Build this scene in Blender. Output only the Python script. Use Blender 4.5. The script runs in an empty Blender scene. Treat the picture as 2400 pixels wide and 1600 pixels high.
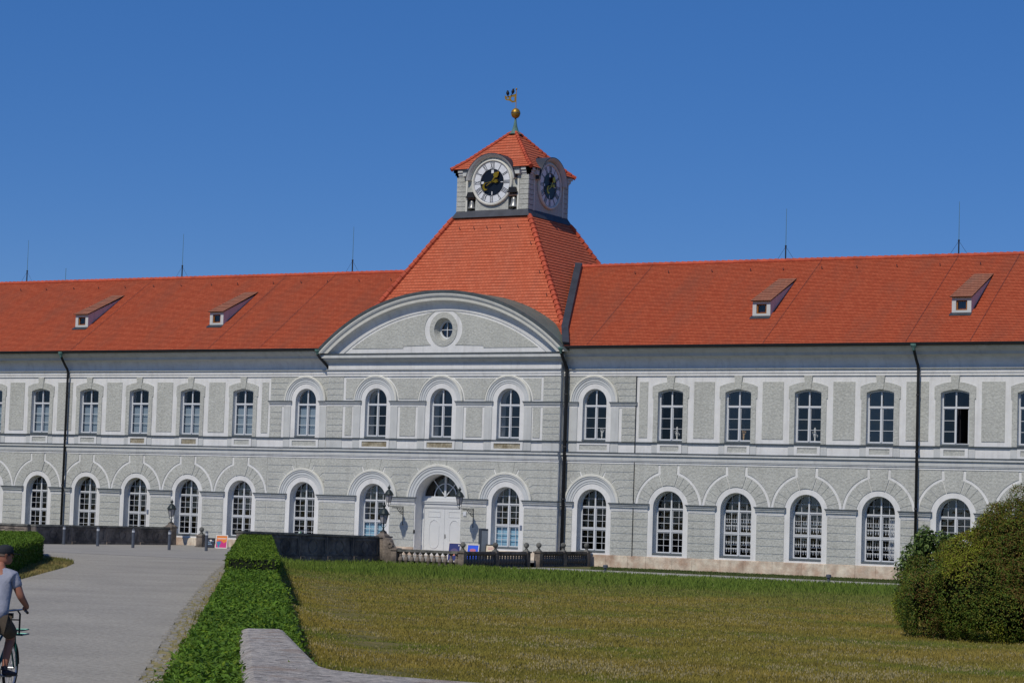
import bpy, math, random
import numpy as np
from mathutils import Vector, Matrix
from mathutils.geometry import tessellate_polygon
R = math.radians
PI = math.pi
random.seed(7)
rng = np.random.default_rng(11)
scene = bpy.context.scene
COL = scene.collection

# ------------------------------------------------------------------ camera
F_PX, YAW, PITCH, ROLL = 5381.3, -0.52422, 0.07415, 0.03168
CAM = Vector((69.0147, -111.9122, 2.62))
cF = Vector((math.sin(YAW)*math.cos(PITCH), math.cos(YAW)*math.cos(PITCH), math.sin(PITCH)))
cR0 = Vector((math.cos(YAW), -math.sin(YAW), 0)); cU0 = cR0.cross(cF)
cR = cR0*math.cos(ROLL)+cU0*math.sin(ROLL); cU = cU0*math.cos(ROLL)-cR0*math.sin(ROLL)
cd = bpy.data.cameras.new("camera"); cam = bpy.data.objects.new("camera", cd); COL.objects.link(cam)
M = Matrix((cR, cU, -cF)).transposed().to_4x4(); M.translation = CAM; cam.matrix_world = M
cd.sensor_width = 36; cd.lens = F_PX/2400*36; cd.clip_start = 0.5; cd.clip_end = 6000
scene.camera = cam
# ------------------------------------------------------------------ light
SUN_EL, SUN_AZ = 49.0, 183.0      # azimuth clockwise from +Y: the sun stands behind the camera
world = bpy.data.worlds.new("World"); scene.world = world; world.use_nodes = True
wn = world.node_tree.nodes; wl = world.node_tree.links
sky = wn.new('ShaderNodeTexSky'); sky.sky_type = 'NISHITA'; sky.sun_disc = False
sky.sun_elevation = R(SUN_EL); sky.sun_rotation = R(SUN_AZ)
sky.altitude = 4000; sky.air_density = 1.0; sky.dust_density = 0.0; sky.ozone_density = 10.0
gm_ = wn.new('ShaderNodeGamma'); gm_.inputs[1].default_value = 0.50; hs_ = wn.new('ShaderNodeHueSaturation')     # the camera's deep, even blue
hs_.inputs['Saturation'].default_value = 1.56; hs_.inputs['Value'].default_value = 1.5; hs_.inputs['Hue'].default_value = 0.517
wl.new(sky.outputs[0], gm_.inputs[0]); wl.new(gm_.outputs[0], hs_.inputs['Color']); wl.new(hs_.outputs[0], wn['Background'].inputs[0])
wn['Background'].inputs[1].default_value = 0.136
sl = bpy.data.lights.new("sun", 'SUN'); sl.energy = 3.0; sl.angle = R(0.5); sl.color = (1, 0.925, 0.81)
sun = bpy.data.objects.new("sun", sl); COL.objects.link(sun)
sd = Vector((math.sin(R(SUN_AZ))*math.cos(R(SUN_EL)), math.cos(R(SUN_AZ))*math.cos(R(SUN_EL)), math.sin(R(SUN_EL))))
sun.rotation_euler = sd.to_track_quat('Z', 'Y').to_euler(); sun.location = (0, -60, 80)
scene.view_settings.view_transform = 'Standard'; scene.view_settings.look = 'None'
scene.view_settings.exposure = 0.0; scene.view_settings.gamma = 1.0

# ------------------------------------------------------------------ materials
def srgb(r, g, b):
    f = lambda c: (c/255/12.92) if c <= 10 else ((c/255+0.055)/1.055)**2.4
    return (f(r), f(g), f(b))
def mat(name, col, rough=0.8, metal=0.0, var=0.0, vscale=1.0, bump=0.0, bscale=10.0, col2=None, stretch=None, spec=0.3, detail=4, fine=None, streak=0.0):
    """principled, colour mottled between col and col2 by object-space noise, noise bump"""
    m = bpy.data.materials.new(name); m.use_nodes = True
    n = m.node_tree.nodes; l = m.node_tree.links; b = n['Principled BSDF']
    b.inputs['Base Color'].default_value = (*col, 1); b.inputs['Roughness'].default_value = rough
    b.inputs['Metallic'].default_value = metal; b.inputs['Specular IOR Level'].default_value = spec
    tc = n.new('ShaderNodeTexCoord'); vec = tc.outputs['Object']
    if stretch:
        mp = n.new('ShaderNodeMapping'); mp.inputs['Scale'].default_value = stretch
        l.new(vec, mp.inputs[0]); vec = mp.outputs[0]
    if var > 0 or col2:
        if col2 is None: col2 = tuple(c*(1-var) for c in col)
        t = n.new('ShaderNodeTexNoise'); t.inputs['Scale'].default_value = vscale; t.inputs['Detail'].default_value = detail
        t.inputs['Roughness'].default_value = 0.65
        l.new(vec, t.inputs['Vector'])
        rp = n.new('ShaderNodeValToRGB'); rp.color_ramp.elements[0].position = 0.38; rp.color_ramp.elements[1].position = 0.64
        rp.color_ramp.elements[0].color = (*col, 1); rp.color_ramp.elements[1].color = (*col2, 1)
        l.new(t.outputs[0], rp.inputs[0]); out = rp.outputs[0]
        if fine:
            t3 = n.new('ShaderNodeTexNoise'); t3.inputs['Scale'].default_value = fine[0]; t3.inputs['Detail'].default_value = 2
            l.new(tc.outputs['Object'], t3.inputs['Vector'])
            mr = n.new('ShaderNodeMapRange'); mr.inputs[1].default_value = 0.3; mr.inputs[2].default_value = 0.7
            mr.inputs[3].default_value = 1-fine[1]; mr.inputs[4].default_value = 1+fine[1]; l.new(t3.outputs[0], mr.inputs[0])
            vm = n.new('ShaderNodeVectorMath'); vm.operation = 'SCALE'; l.new(out, vm.inputs[0]); l.new(mr.outputs[0], vm.inputs['Scale']); out = vm.outputs[0]
        if streak:      # rain-washed dirt running down
            ms = n.new('ShaderNodeMapping'); ms.inputs['Scale'].default_value = (2.6, 2.6, .22); l.new(tc.outputs['Object'], ms.inputs[0])
            t4 = n.new('ShaderNodeTexNoise'); t4.inputs['Scale'].default_value = 1.3; t4.inputs['Detail'].default_value = 5; t4.inputs['Roughness'].default_value = .6; l.new(ms.outputs[0], t4.inputs['Vector'])
            m4 = n.new('ShaderNodeMapRange'); m4.inputs[1].default_value = 0.5; m4.inputs[2].default_value = 0.75; m4.inputs[3].default_value = 1; m4.inputs[4].default_value = 1-streak; l.new(t4.outputs[0], m4.inputs[0])
            v4 = n.new('ShaderNodeVectorMath'); v4.operation = 'SCALE'; l.new(out, v4.inputs[0]); l.new(m4.outputs[0], v4.inputs['Scale']); out = v4.outputs[0]
        l.new(out, b.inputs['Base Color'])
    if bump > 0:
        t2 = n.new('ShaderNodeTexNoise'); t2.inputs['Scale'].default_value = bscale; t2.inputs['Detail'].default_value = 3
        l.new(tc.outputs['Object'], t2.inputs['Vector'])
        bp = n.new('ShaderNodeBump'); bp.inputs['Strength'].default_value = min(1, bump); bp.inputs['Distance'].default_value = 0.04
        l.new(t2.outputs[0], bp.inputs['Height']); l.new(bp.outputs[0], b.inputs['Normal'])
    return m
WHITE = mat('white_render', srgb(224, 225, 224), 0.9, var=0.10, vscale=0.9, bump=0.15, bscale=30, fine=(5, .03), streak=.16)
GREYT = mat('grey_trim', srgb(198, 201, 200), 0.9, var=0.10, vscale=1.2, bump=0.1, bscale=30, streak=.16)
ROUGH = mat('rough_plaster', srgb(184, 186, 180), 0.95, var=0.10, vscale=0.7, bump=1.0, bscale=8, fine=(11, .11), streak=.13)
STAINP = mat('stained_plaster', srgb(166, 160, 142), 0.95, col2=srgb(128, 118, 96), vscale=3.0, bump=1.0, bscale=8, fine=(11, .2))
CREAM = mat('cream_trim', srgb(217, 217, 208), 0.9, var=0.12, vscale=2.5)
MOULD = mat('moulding', srgb(200, 204, 205), 0.9, var=0.08, vscale=1.5)
FLASH = mat('sheet_metal_flashing', srgb(88, 95, 97), 0.55, var=0.3, vscale=2.0, metal=0.2)
LEAD = mat('dark_flashing', srgb(72, 76, 84), 0.5, var=0.25, vscale=1.5, metal=0.3)
GREENM = mat('weathered_sheet_metal', srgb(112, 121, 112), 0.6, var=0.2, vscale=1.0, metal=0.1)
PIPE = mat('black_downpipe', srgb(38, 40, 44), 0.5, var=0.3, vscale=3)
COPPER = mat('green_copper', srgb(96, 132, 124), 0.7, var=0.35, vscale=6)
FRAME = mat('white_window_paint', srgb(206, 210, 214), 0.5)
DOORP = mat('white_door_paint', srgb(208, 211, 212), 0.45, var=0.04, vscale=2)
SILL = mat('window_sill_metal', srgb(96, 104, 108), 0.6, var=0.2, vscale=3)
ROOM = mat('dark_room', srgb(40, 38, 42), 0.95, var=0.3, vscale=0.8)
BLIND = mat('window_blind', srgb(150, 166, 176), 0.9, var=0.12, vscale=1.2, stretch=(.3, 1, 3))
BLUEB = mat('blue_blind', srgb(160, 205, 228), 0.9, var=0.08, vscale=2)
LACE = mat('lace', srgb(235, 236, 238), 0.9)
GOLD = mat('gilding', srgb(205, 160, 50), 0.32, metal=0.85, var=0.3, vscale=4)
OLDGOLD = mat('old_gilding', srgb(176, 140, 62), 0.45, metal=0.6, var=0.35, vscale=4)
DIAL = mat('dial_white', srgb(222, 226, 232), 0.6, var=0.12, vscale=7)
INK = mat('black_paint', srgb(22, 26, 36), 0.4)
DIALC = mat('dial_centre', srgb(20, 28, 42), 0.35, var=0.3, vscale=3)
BELLM = mat('bell_metal', srgb(150, 152, 150), 0.38, metal=0.5, var=0.25, vscale=3)
RUSTY = mat('bell_yoke', srgb(120, 98, 88), 0.8, var=0.3, vscale=5)
WOODW = mat('orange_window_wood', srgb(150, 98, 48), 0.7, var=0.3, vscale=6)
PLINTH = mat('plinth_limestone', srgb(216, 205, 186), 0.9, col2=srgb(180, 154, 134), vscale=1.2, detail=8, bump=0.35, bscale=9, fine=(3, .16))
IRON = mat('lamp_iron', srgb(48, 58, 60), 0.45, metal=0.3, var=0.3, vscale=8)
FROST = mat('frosted_glass', srgb(150, 150, 154), 0.35, spec=0.5)
BIRD = mat('black_feathers', srgb(16, 17, 24), 0.6)
BLACKP = mat('black_plastic', srgb(24, 25, 28), 0.5)

def glass_mat(name, tint, gl=1.0, blue=None):
    m = bpy.data.materials.new(name); m.use_nodes = True; n = m.node_tree.nodes; l = m.node_tree.links
    n.remove(n['Principled BSDF'])
    tr = n.new('ShaderNodeBsdfTransparent'); tr.inputs[0].default_value = (*tint, 1)
    g = n.new('ShaderNodeBsdfGlossy'); g.inputs['Roughness'].default_value = 0.03; g.inputs[0].default_value = (gl, gl, gl, 1)
    lw = n.new('ShaderNodeLayerWeight'); lw.inputs[0].default_value = 0.5
    pw = n.new('ShaderNodeMath'); pw.operation = 'POWER'; pw.inputs[1].default_value = 5; l.new(lw.outputs['Facing'], pw.inputs[0])
    fr = n.new('ShaderNodeMath'); fr.operation = 'MULTIPLY_ADD'; fr.inputs[1].default_value = .93; fr.inputs[2].default_value = .07; l.new(pw.outputs[0], fr.inputs[0])
    tc = n.new('ShaderNodeTexCoord'); t = n.new('ShaderNodeTexNoise'); t.inputs['Scale'].default_value = 1.6
    bp = n.new('ShaderNodeBump'); bp.inputs['Strength'].default_value = 0.10; bp.inputs['Distance'].default_value = 0.05
    l.new(tc.outputs['Object'], t.inputs['Vector']); l.new(t.outputs[0], bp.inputs['Height']); l.new(bp.outputs[0], g.inputs['Normal'])
    oi = n.new('ShaderNodeObjectInfo'); m5 = n.new('ShaderNodeMapRange'); m5.inputs[3].default_value = .6; m5.inputs[4].default_value = 1.6; l.new(oi.outputs['Random'], m5.inputs[0])
    mu = n.new('ShaderNodeMath'); mu.operation = 'MULTIPLY'; mu.use_clamp = True; l.new(fr.outputs[0], mu.inputs[0]); l.new(m5.outputs[0], mu.inputs[1])
    mx = n.new('ShaderNodeMixShader'); l.new(mu.outputs[0], mx.inputs[0]); l.new(tr.outputs[0], mx.inputs[1]); l.new(g.outputs[0], mx.inputs[2])
    l.new(mx.outputs[0], n['Material Output'].inputs['Surface'])
    return m
GLASS = glass_mat('window_glass', (0.86, 0.88, 0.90), 0.8)

def tile_mat(name, c1, c2, c3, aged):
    """clay tiles: UV in tile units (u = tiles along the row, v = row)"""
    m = bpy.data.materials.new(name); m.use_nodes = True; n = m.node_tree.nodes; l = m.node_tree.links; b = n['Principled BSDF']
    uv = n.new('ShaderNodeUVMap'); uv.uv_map = 'UVMap'
    br = n.new('ShaderNodeTexBrick'); br.offset = 0.5; br.inputs['Scale'].default_value = 1.0
    br.inputs['Brick Width'].default_value = 1.0; br.inputs['Row Height'].default_value = 1.0
    br.inputs['Mortar Size'].default_value = 0.035; br.inputs['Mortar Smooth'].default_value = 0.3; br.inputs['Bias'].default_value = 0
    br.inputs['Color1'].default_value = (*c1, 1); br.inputs['Color2'].default_value = (*c2, 1); br.inputs['Mortar'].default_value = (*[c*.45 for c in c1], 1)
    l.new(uv.outputs[0], br.inputs['Vector'])
    tc = n.new('ShaderNodeTexCoord')
    mp = n.new('ShaderNodeMapping'); mp.inputs['Scale'].default_value = (1, .35, .35); l.new(tc.outputs['Object'], mp.inputs[0])
    t = n.new('ShaderNodeTexNoise'); t.inputs['Scale'].default_value = 0.5; t.inputs['Detail'].default_value = 7; t.inputs['Roughness'].default_value = 0.7
    l.new(mp.outputs[0], t.inputs['Vector'])
    rp = n.new('ShaderNodeValToRGB'); rp.color_ramp.elements[0].position = 0.47; rp.color_ramp.elements[1].position = 0.80
    rp.color_ramp.elements[0].color = (0, 0, 0, 1); rp.color_ramp.elements[1].color = (aged, aged, aged, 1); l.new(t.outputs[0], rp.inputs[0])
    mx = n.new('ShaderNodeMixRGB'); l.new(rp.outputs[0], mx.inputs[0]); l.new(br.outputs[0], mx.inputs[1]); mx.inputs[2].default_value = (*c3, 1)
    l.new(mx.outputs[0], b.inputs['Base Color']); b.inputs['Roughness'].default_value = 0.8; b.inputs['Specular IOR Level'].default_value = 0.2
    bp = n.new('ShaderNodeBump'); bp.inputs['Strength'].default_value = 0.5; bp.inputs['Distance'].default_value = 0.02; bp.invert = True
    l.new(br.outputs['Fac'], bp.inputs['Height']); l.new(bp.outputs[0], b.inputs['Normal'])
    return m
TILE = tile_mat('roof_tiles', srgb(187, 94, 63), srgb(171, 79, 51), srgb(130, 83, 66), 0.7)
TILE2 = tile_mat('tower_roof_tiles', srgb(198, 106, 76), srgb(186, 93, 64), srgb(150, 100, 84), 0.45)
TILEOLD = tile_mat('old_dormer_tiles', srgb(168, 112, 88), srgb(150, 98, 78), srgb(136, 114, 98), 1.0)
RIDGE = mat('ridge_tile', srgb(192, 88, 62), 0.8, var=0.3, vscale=1.5)

# ------------------------------------------------------------------ mesh builder
class MB:
    def __init__(s): s.v = []; s.f = []; s.m = []; s.uv = []
    def add(s, vs, fs, mi=0, uvs=None):
        o = len(s.v); s.v += [tuple(v) for v in vs]
        for k, f in enumerate(fs):
            s.f.append(tuple(i+o for i in f)); s.m.append(mi)
            s.uv.append(uvs[k] if uvs else None)
        return s
    def box(s, x0, x1, y0, y1, z0, z1, mi=0):
        if x0 > x1: x0, x1 = x1, x0
        return s.add([(x0,y0,z0),(x1,y0,z0),(x1,y1,z0),(x0,y1,z0),(x0,y0,z1),(x1,y0,z1),(x1,y1,z1),(x0,y1,z1)],
              [(0,1,5,4),(1,2,6,5),(2,3,7,6),(3,0,4,7),(4,5,6,7),(3,2,1,0)], mi)
    def plate(s, loops, yf, yb, mi=0, back=False):
        """loops of (x,z): first outer, rest holes; front at yf, sides to yb"""
        flat = []; 
        for lp in loops: flat += [(x, yf, z) for x, z in lp]
        tris = tessellate_polygon([[Vector((x, z, 0)) for x, z in lp] for lp in loops])
        s.add(flat, [tuple(t) for t in tris], mi)
        if back: s.add([(x, yb, z) for x, _, z in flat], [tuple(t) for t in tris], mi)
        if yb != yf:
            for lp in loops:
                n = len(lp); s.add([(x, yf, z) for x, z in lp]+[(x, yb, z) for x, z in lp],
                                   [(i, (i+1) % n, (i+1) % n+n, i+n) for i in range(n)], mi)
        return s
    def arc(s, cx, cz, prof, a0, a1, n, y0, mis=None, zcut=None, mi=0):
        """sweep open profile [(r,proj)] about (cx,cz) in the facade plane; proj goes towards -y"""
        vs = []; k = len(prof)
        for i in range(n+1):
            t = i/n
            for r, p in prof:
                b0, b1 = a0, a1
                if zcut is not None: b0 = math.asin((zcut-cz)/r); b1 = PI-b0
                a = b0+(b1-b0)*t
                vs.append((cx+r*math.cos(a), y0-p, cz+r*math.sin(a)))
        for j in range(k-1):
            s.add([], []) 
        o = len(s.v); s.v += vs
        for i in range(n):
            for j in range(k-1):
                s.f.append((o+i*k+j, o+(i+1)*k+j, o+(i+1)*k+j+1, o+i*k+j+1)); s.m.append(mis[j] if mis else mi); s.uv.append(None)
        for i in (0, n):
            s.f.append(tuple(o+i*k+j for j in range(k))); s.m.append(mi); s.uv.append(None)
        return s
    def extr_x(s, prof, x0, x1, mis=None, mi=0, caps=True):
        """profile [(y,z)] swept along x"""
        k = len(prof); o = len(s.v)
        s.v += [(x0, y, z) for y, z in prof]+[(x1, y, z) for y, z in prof]
        for j in range(k-1):
            s.f.append((o+j, o+j+1, o+k+j+1, o+k+j)); s.m.append(mis[j] if mis else mi); s.uv.append(None)
        if caps:
            for q in (0, k): s.f.append(tuple(o+q+j for j in range(k))); s.m.append(mi); s.uv.append(None)
        return s
    def tube(s, pts, r, n=8, mi=0, cap=True, closed=False):
        pts = [Vector(p) for p in pts]; m = len(pts)
        rs = r if isinstance(r, (list, tuple)) else [r]*m
        o = len(s.v); up = None
        for i, p in enumerate(pts):
            if closed: d = pts[(i+1) % m]-pts[i-1]
            else: d = (pts[min(i+1, m-1)]-pts[max(i-1, 0)])
            d.normalize()
            if up is None: up = Vector((0, 0, 1)) if abs(d.z) < 0.9 else Vector((1, 0, 0))
            a = d.cross(up); 
            if a.length < 1e-4: a = d.cross(Vector((0, 1, .1)))
            a.normalize(); b = a.cross(d); up = b
            for j in range(n):
                t = 2*PI*j/n; q = p+(a*math.cos(t)+b*math.sin(t))*rs[i]; s.v.append(tuple(q))
        for i in range(m if closed else m-1):
            i2 = (i+1) % m
            for j in range(n):
                s.f.append((o+i*n+j, o+i*n+(j+1) % n, o+i2*n+(j+1) % n, o+i2*n+j)); s.m.append(mi); s.uv.append(None)
        if cap and not closed:
            for i in (0, m-1): s.f.append(tuple(o+i*n+j for j in range(n))); s.m.append(mi); s.uv.append(None)
        return s
    def lathe(s, prof, c=(0, 0, 0), n=16, mi=0, ph=0.0, mis=None):
        """prof [(r,z)] about vertical axis"""
        o = len(s.v); k = len(prof)
        for r, z in prof:
            for j in range(n):
                t = 2*PI*j/n+ph; s.v.append((c[0]+r*math.cos(t), c[1]+r*math.sin(t), c[2]+z))
        for i in range(k-1):
            for j in range(n):
                s.f.append((o+i*n+j, o+i*n+(j+1) % n, o+(i+1)*n+(j+1) % n, o+(i+1)*n+j)); s.m.append(mis[i] if mis else mi); s.uv.append(None)
        s.f.append(tuple(o+j for j in range(n))); s.m.append(mis[0] if mis else mi); s.uv.append(None)
        s.f.append(tuple(o+(k-1)*n+j for j in range(n))); s.m.append(mis[-1] if mis else mi); s.uv.append(None)
        return s
    def ball(s, c, r, n=14, mi=0, sz=1.0):
        return s.lathe([(r*math.sin(PI*i/10+1e-4), -r*sz*math.cos(PI*i/10)) for i in range(11)], c, n, mi)
    def build(s, name, mats, parent=None, smooth=False, loc=None, **props):
        me = bpy.data.meshes.new(name)
        me.from_pydata(s.v, [], s.f)
        if not isinstance(mats, (list, tuple)): mats = [mats]
        for m in mats: me.materials.append(m)
        if len(mats) > 1: me.polygons.foreach_set('material_index', s.m)
        if any(u is not None for u in s.uv):
            ul = me.uv_layers.new(name='UVMap'); dat = []
            for u, f in zip(s.uv, s.f):
                dat += [c for p in (u if u else [(0, 0)]*len(f)) for c in p]
            ul.data.foreach_set('uv', dat)
        if smooth: me.polygons.foreach_set('use_smooth', [True]*len(s.f))
        me.update()
        o = bpy.data.objects.new(name, me); COL.objects.link(o)
        if parent is not None: o.parent = parent
        if loc is not None: o.location = loc
        for k, v in props.items(): o[k] = v
        return o
def thing(name, label, cat, loc=(0, 0, 0), rz=0.0, group=None):
    o = bpy.data.objects.new(name, None); COL.objects.link(o); o.location = loc; o.rotation_euler = (0, 0, rz)
    o.empty_display_size = 0.3
    o['label'] = label; o['category'] = cat
    if group: o['group'] = group
    return o
def tag(o, label, cat, group=None):
    o['label'] = label; o['category'] = cat
    if group: o['group'] = group
    return o
def copy_tree(o, parent=None, loc=None, label=None, rz=None):
    c = o.copy(); COL.objects.link(c)
    if parent is not None: c.parent = parent
    if loc is not None: c.location = loc
    if rz is not None: c.rotation_euler = (0, 0, rz)
    if label: c['label'] = label
    for ch in list(o.children): copy_tree(ch, c)
    return c
def archloop(xc, hw, z0, zs, n=20):
    return [(xc-hw, z0), (xc+hw, z0)]+[(xc+hw*math.cos(PI*i/n), zs+hw*math.sin(PI*i/n)) for i in range(n+1)]
def segloop(xc, hw, z0, zs, rise, n=10):
    r = (hw*hw+rise*rise)/(2*rise); cz = zs+rise-r; a = math.asin(hw/r)
    return [(xc-hw, z0), (xc+hw, z0)]+[(xc+r*math.sin(a-2*a*i/n), cz+r*math.cos(a-2*a*i/n)) for i in range(n+1)]
# ------------------------------------------------------------------ the palace building
XC = [-4.45, 0.0, 4.45]                 # centre block bays
XA = [-9.70, 9.70]                      # corner bays
XW = [14.36+4.0*k for k in range(7)]; XWL = [-14.28-4.0*k for k in range(7)]
YC = -0.41                              # front of the centre block
XE = 42.4                               # ends of the wings
XL, XR, XJ = -7.86, 7.77, 12.28
building = thing('palace_building', 'long two-storey grey and white palace with orange tiled roof and square clock tower', 'building')

# --- walls with window openings
ZB = -0.6
def g_open(x, hw=0.9): return archloop(x, hw, 0.62, 3.13)
def a_open(x): return archloop(x, 0.74, 6.72, 8.81)
def u_open(x): return segloop(x, 0.75, 6.72, 9.37, 0.15)
w = MB()
for xs, xa, x0, x1 in ((XWL, XA[0], -XE, XL), (XW, XA[1], XR, XE)):
    w.plate([[(x0, ZB), (x1, ZB), (x1, 11.6), (x0, 11.6)]]+[g_open(x) for x in xs+[xa]]+[u_open(x) for x in xs]+[a_open(xa)], 0, 0.6)
door = archloop(0, 1.5, 0.0, 3.15, 28)
w.plate([[(XL, ZB), (XR, ZB), (XR, 11.6), (XL, 11.6)], g_open(XC[0]), g_open(XC[2]), door]+[a_open(x) for x in XC], YC, 0.6)
w.box(-XE, -XE+.3, .6, 14.9, ZB, 11.8); w.box(XE-.3, XE, .6, 14.9, ZB, 11.8); w.box(-XE, XE, 14.6, 14.96, ZB, 11.8)
w.build('wall', WHITE, building)
# rooms behind the windows
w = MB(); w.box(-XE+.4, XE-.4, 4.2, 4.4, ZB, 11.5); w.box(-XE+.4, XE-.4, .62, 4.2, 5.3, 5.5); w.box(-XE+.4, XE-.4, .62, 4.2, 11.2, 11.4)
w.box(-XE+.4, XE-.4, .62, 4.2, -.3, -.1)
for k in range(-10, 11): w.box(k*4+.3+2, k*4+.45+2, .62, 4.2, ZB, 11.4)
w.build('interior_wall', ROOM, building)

# --- rough plaster fields (raised 30 mm off the white render), one mesh: it is one coat of plaster
rp = MB(); T = 0.03
def rect(x0, x1, z0, z1, y0=0.0, t=T):
    rp.plate([[(x0, z0), (x1, z0), (x1, z1), (x0, z1)]], y0-t, y0)
def poly(pts, y0=0.0, t=T): rp.plate([pts], y0-t, y0)
G = 0.016
PZ0, PZ1 = 0.47, 2.86
COURSE = [PZ0+(PZ1-PZ0)/6*i for i in range(7)]
def pier_courses(x0, x1, y0=0.0):
    for i in range(6): rect(x0, x1, COURSE[i]+(G if i else 0), COURSE[i+1]-G, y0)
def arcpts(cx, cz, r, a0, a1, n=8): return [(cx+r*math.cos(a0+(a1-a0)*i/n), cz+r*math.sin(a0+(a1-a0)*i/n)) for i in range(n+1)]
CZ = 3.13; ZTOP = 5.42; ZCAP = 3.31
def wing_ring(x):
    """voussoir ring of a ground-floor wing window"""
    r0, r1 = 1.21, 1.85
    edges = [R(a) for a in (0, 15.5, 31, 46.5, 60, 71.5)]
    kx0, kx1 = 0.30, 0.44          # keystone half widths bottom/top
    for sgn in (1, -1):
        for i in range(len(edges)-1):
            a0 = edges[i]+.008; a1 = edges[i+1]-.008
            if i == 0: a0 = math.asin((ZCAP-CZ)/r1)+.0
            if i == len(edges)-2: a1 = edges[-1]-.012
            pts = arcpts(0, CZ, r0, a0 if i else math.asin((ZCAP-CZ)/r0), a1)+arcpts(0, CZ, r1, a1, a0)
            poly([(x+sgn*p, q) for p, q in pts])
        # sliver beside keystone
    zk = CZ+1.21
    poly([(x-.36, CZ+math.sqrt(1.21**2-.36**2)), ]+[(x+p, q) for p, q in arcpts(0, CZ, 1.21, R(107), R(73), 5)]+[(x+.56, CZ+1.78), (x+.47, CZ+1.80), (x+.50, ZTOP), (x-.50, ZTOP), (x-.47, CZ+1.80), (x-.56, CZ+1.78)], t=T+.012)
def spandrel(xa, xb):
    """plaster between the white arcs of two neighbouring bays"""
    r = 2.0; m = (xa+xb)/2; d = m-xa
    aend = math.acos(min(1, d/r)) if d < r else 0.0
    zk = CZ+math.sqrt(r*r-.64**2)
    L = arcpts(xa, CZ, r, math.acos(.64/r), max(aend, .12), 14)
    Rr = arcpts(xb, CZ, r, PI-max(aend, .12), PI-math.acos(.64/r), 14)
    poly([(xa+.64, ZTOP)]+L+Rr+[(xb-.64, ZTOP)])
for xs in (XW, XWL):
    for x in xs: wing_ring(x)
    s_ = sorted(xs)
    for a, b in zip(s_, s_[1:]): spandrel(a, b)
    for a, b in zip(s_, s_[1:]): pier_courses(a+1.21, b-1.21)
def half_spandrel(x, sgn, xend):
    r = 2.0; L = arcpts(0, CZ, r, math.acos(.64/r), .12, 14)
    xe = abs(xend-x)
    if xe < r: L = [p for p in L if p[0] < xe]; L.append((xe, CZ+math.sqrt(max(0, r*r-xe*xe)))); poly([(x+sgn*a, b) for a, b in [(.64, ZTOP)]+L+[(xe, ZTOP)]])
    else: poly([(x+sgn*a, b) for a, b in [(.64, ZTOP)]+L+[(xe, ZCAP), (xe, ZTOP)]])
half_spandrel(XW[0], -1, XJ+.02); half_spandrel(XWL[0], 1, -12.30)
pier_courses(XJ+.02, XW[0]-1.21); pier_courses(XWL[0]+1.21, -12.30)
half_spandrel(XW[-1], 1, XE-.02); half_spandrel(XWL[-1], -1, -XE+.02)
pier_courses(XW[-1]+1.21, XE-.02); pier_courses(-XE+.02, XWL[-1]-1.21)

# rusticated block: courses with joints that kink up into the arches
def kink_course(xl, rl, xr, rr, y0=0.0, zc=CZ, ztop=ZTOP, zbase=ZCAP, ncour=5, keyw=True, kick=.30):
    """between arch centres xl (radius rl) and xr (radius rr); rl/rr None = straight edge at x"""
    H = [zbase+(ztop-zbase)*i/ncour for i in range(ncour+1)]
    def edge(xc, r, z, sg):       # joint path from arch outwards, z = joint height
        if r is None: return [(xc, z)]
        if z-zc >= (r+kick)*.98: return None
        a = math.asin(max(-1, (z-zc)/(r+kick)))
        return [(xc+sg*r*math.cos(a), zc+r*math.sin(a)), (xc+sg*(r+kick)*math.cos(a), z)]
    for i in range(ncour):
        z0 = H[i]+(G if i else 0); z1 = H[i+1]-(G if i < ncour-1 else 0)
        def side(xc, r, sg):
            if r is None: return [(xc, z0), (xc, z1)]
            a0 = math.asin(min(1, max(-1, (z0-zc)/(r+(kick if i else 0)))))
            z1k = z1-zc
            amax = R(76)
            if i == ncour-1 or z1k >= (r+kick)*math.sin(amax): a1 = amax; top = [(xc+sg*(r+kick)*math.cos(a1)*1.0, zc+(r+kick)*math.sin(a1)), (xc+sg*(ztop-zc)/math.tan(a1), ztop)] if (r+kick)*math.sin(a1) < ztop-zc else [(xc+sg*(ztop-zc)/math.tan(a1), ztop)]
            else: a1 = math.asin(z1k/(r+kick)); top = [(xc+sg*(r+kick)*math.cos(a1), z1)]
            a0 = min(a0, a1-.02)
            st = [(xc+sg*(r+kick)*math.cos(a0), z0)] if i else [(xc+sg*math.sqrt(max(r*r-(z0-zc)**2, .01)), z0)]
            if not i: a0 = math.asin(min(1, (z0-zc)/r))
            return st+[(xc+sg*p, zc+q) for p, q in arcpts(0, 0, r, a0+(.008 if i else 0), a1-.006, 6)]+top
        Ls = side(xl, rl, 1); Rs = side(xr, rr, -1)
        poly(Ls+Rs[::-1], y0)
def key_piece(x, r, y0=0.0, zc=CZ, ztop=ZTOP, a=R(76)):
    w0 = .0
    t = (ztop-zc)/math.tan(a)-.022
    poly([(x+p, zc+q) for p, q in arcpts(0, 0, r, PI-a-.008, a+.008, 6)]+[(x+t, ztop), (x-t, ztop)], y0)
RO = 1.73; ROD = 2.08
# centre block ground floor
kink_course(XL+.02, None, XC[0], RO, YC); kink_course(XC[0], RO, 0, ROD, YC); kink_course(0, ROD, XC[2], RO, YC); kink_course(XC[2], RO, XR-.02, None, YC)
for x, r in ((XC[0], RO), (0, ROD), (XC[2], RO)): key_piece(x, r, YC)
pier_courses(XL+.02, XC[0]-1.21, YC); pier_courses(XC[0]+1.21, -1.56, YC); pier_courses(1.56, XC[2]-1.21, YC); pier_courses(XC[2]+1.21, XR-.02, YC)
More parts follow.
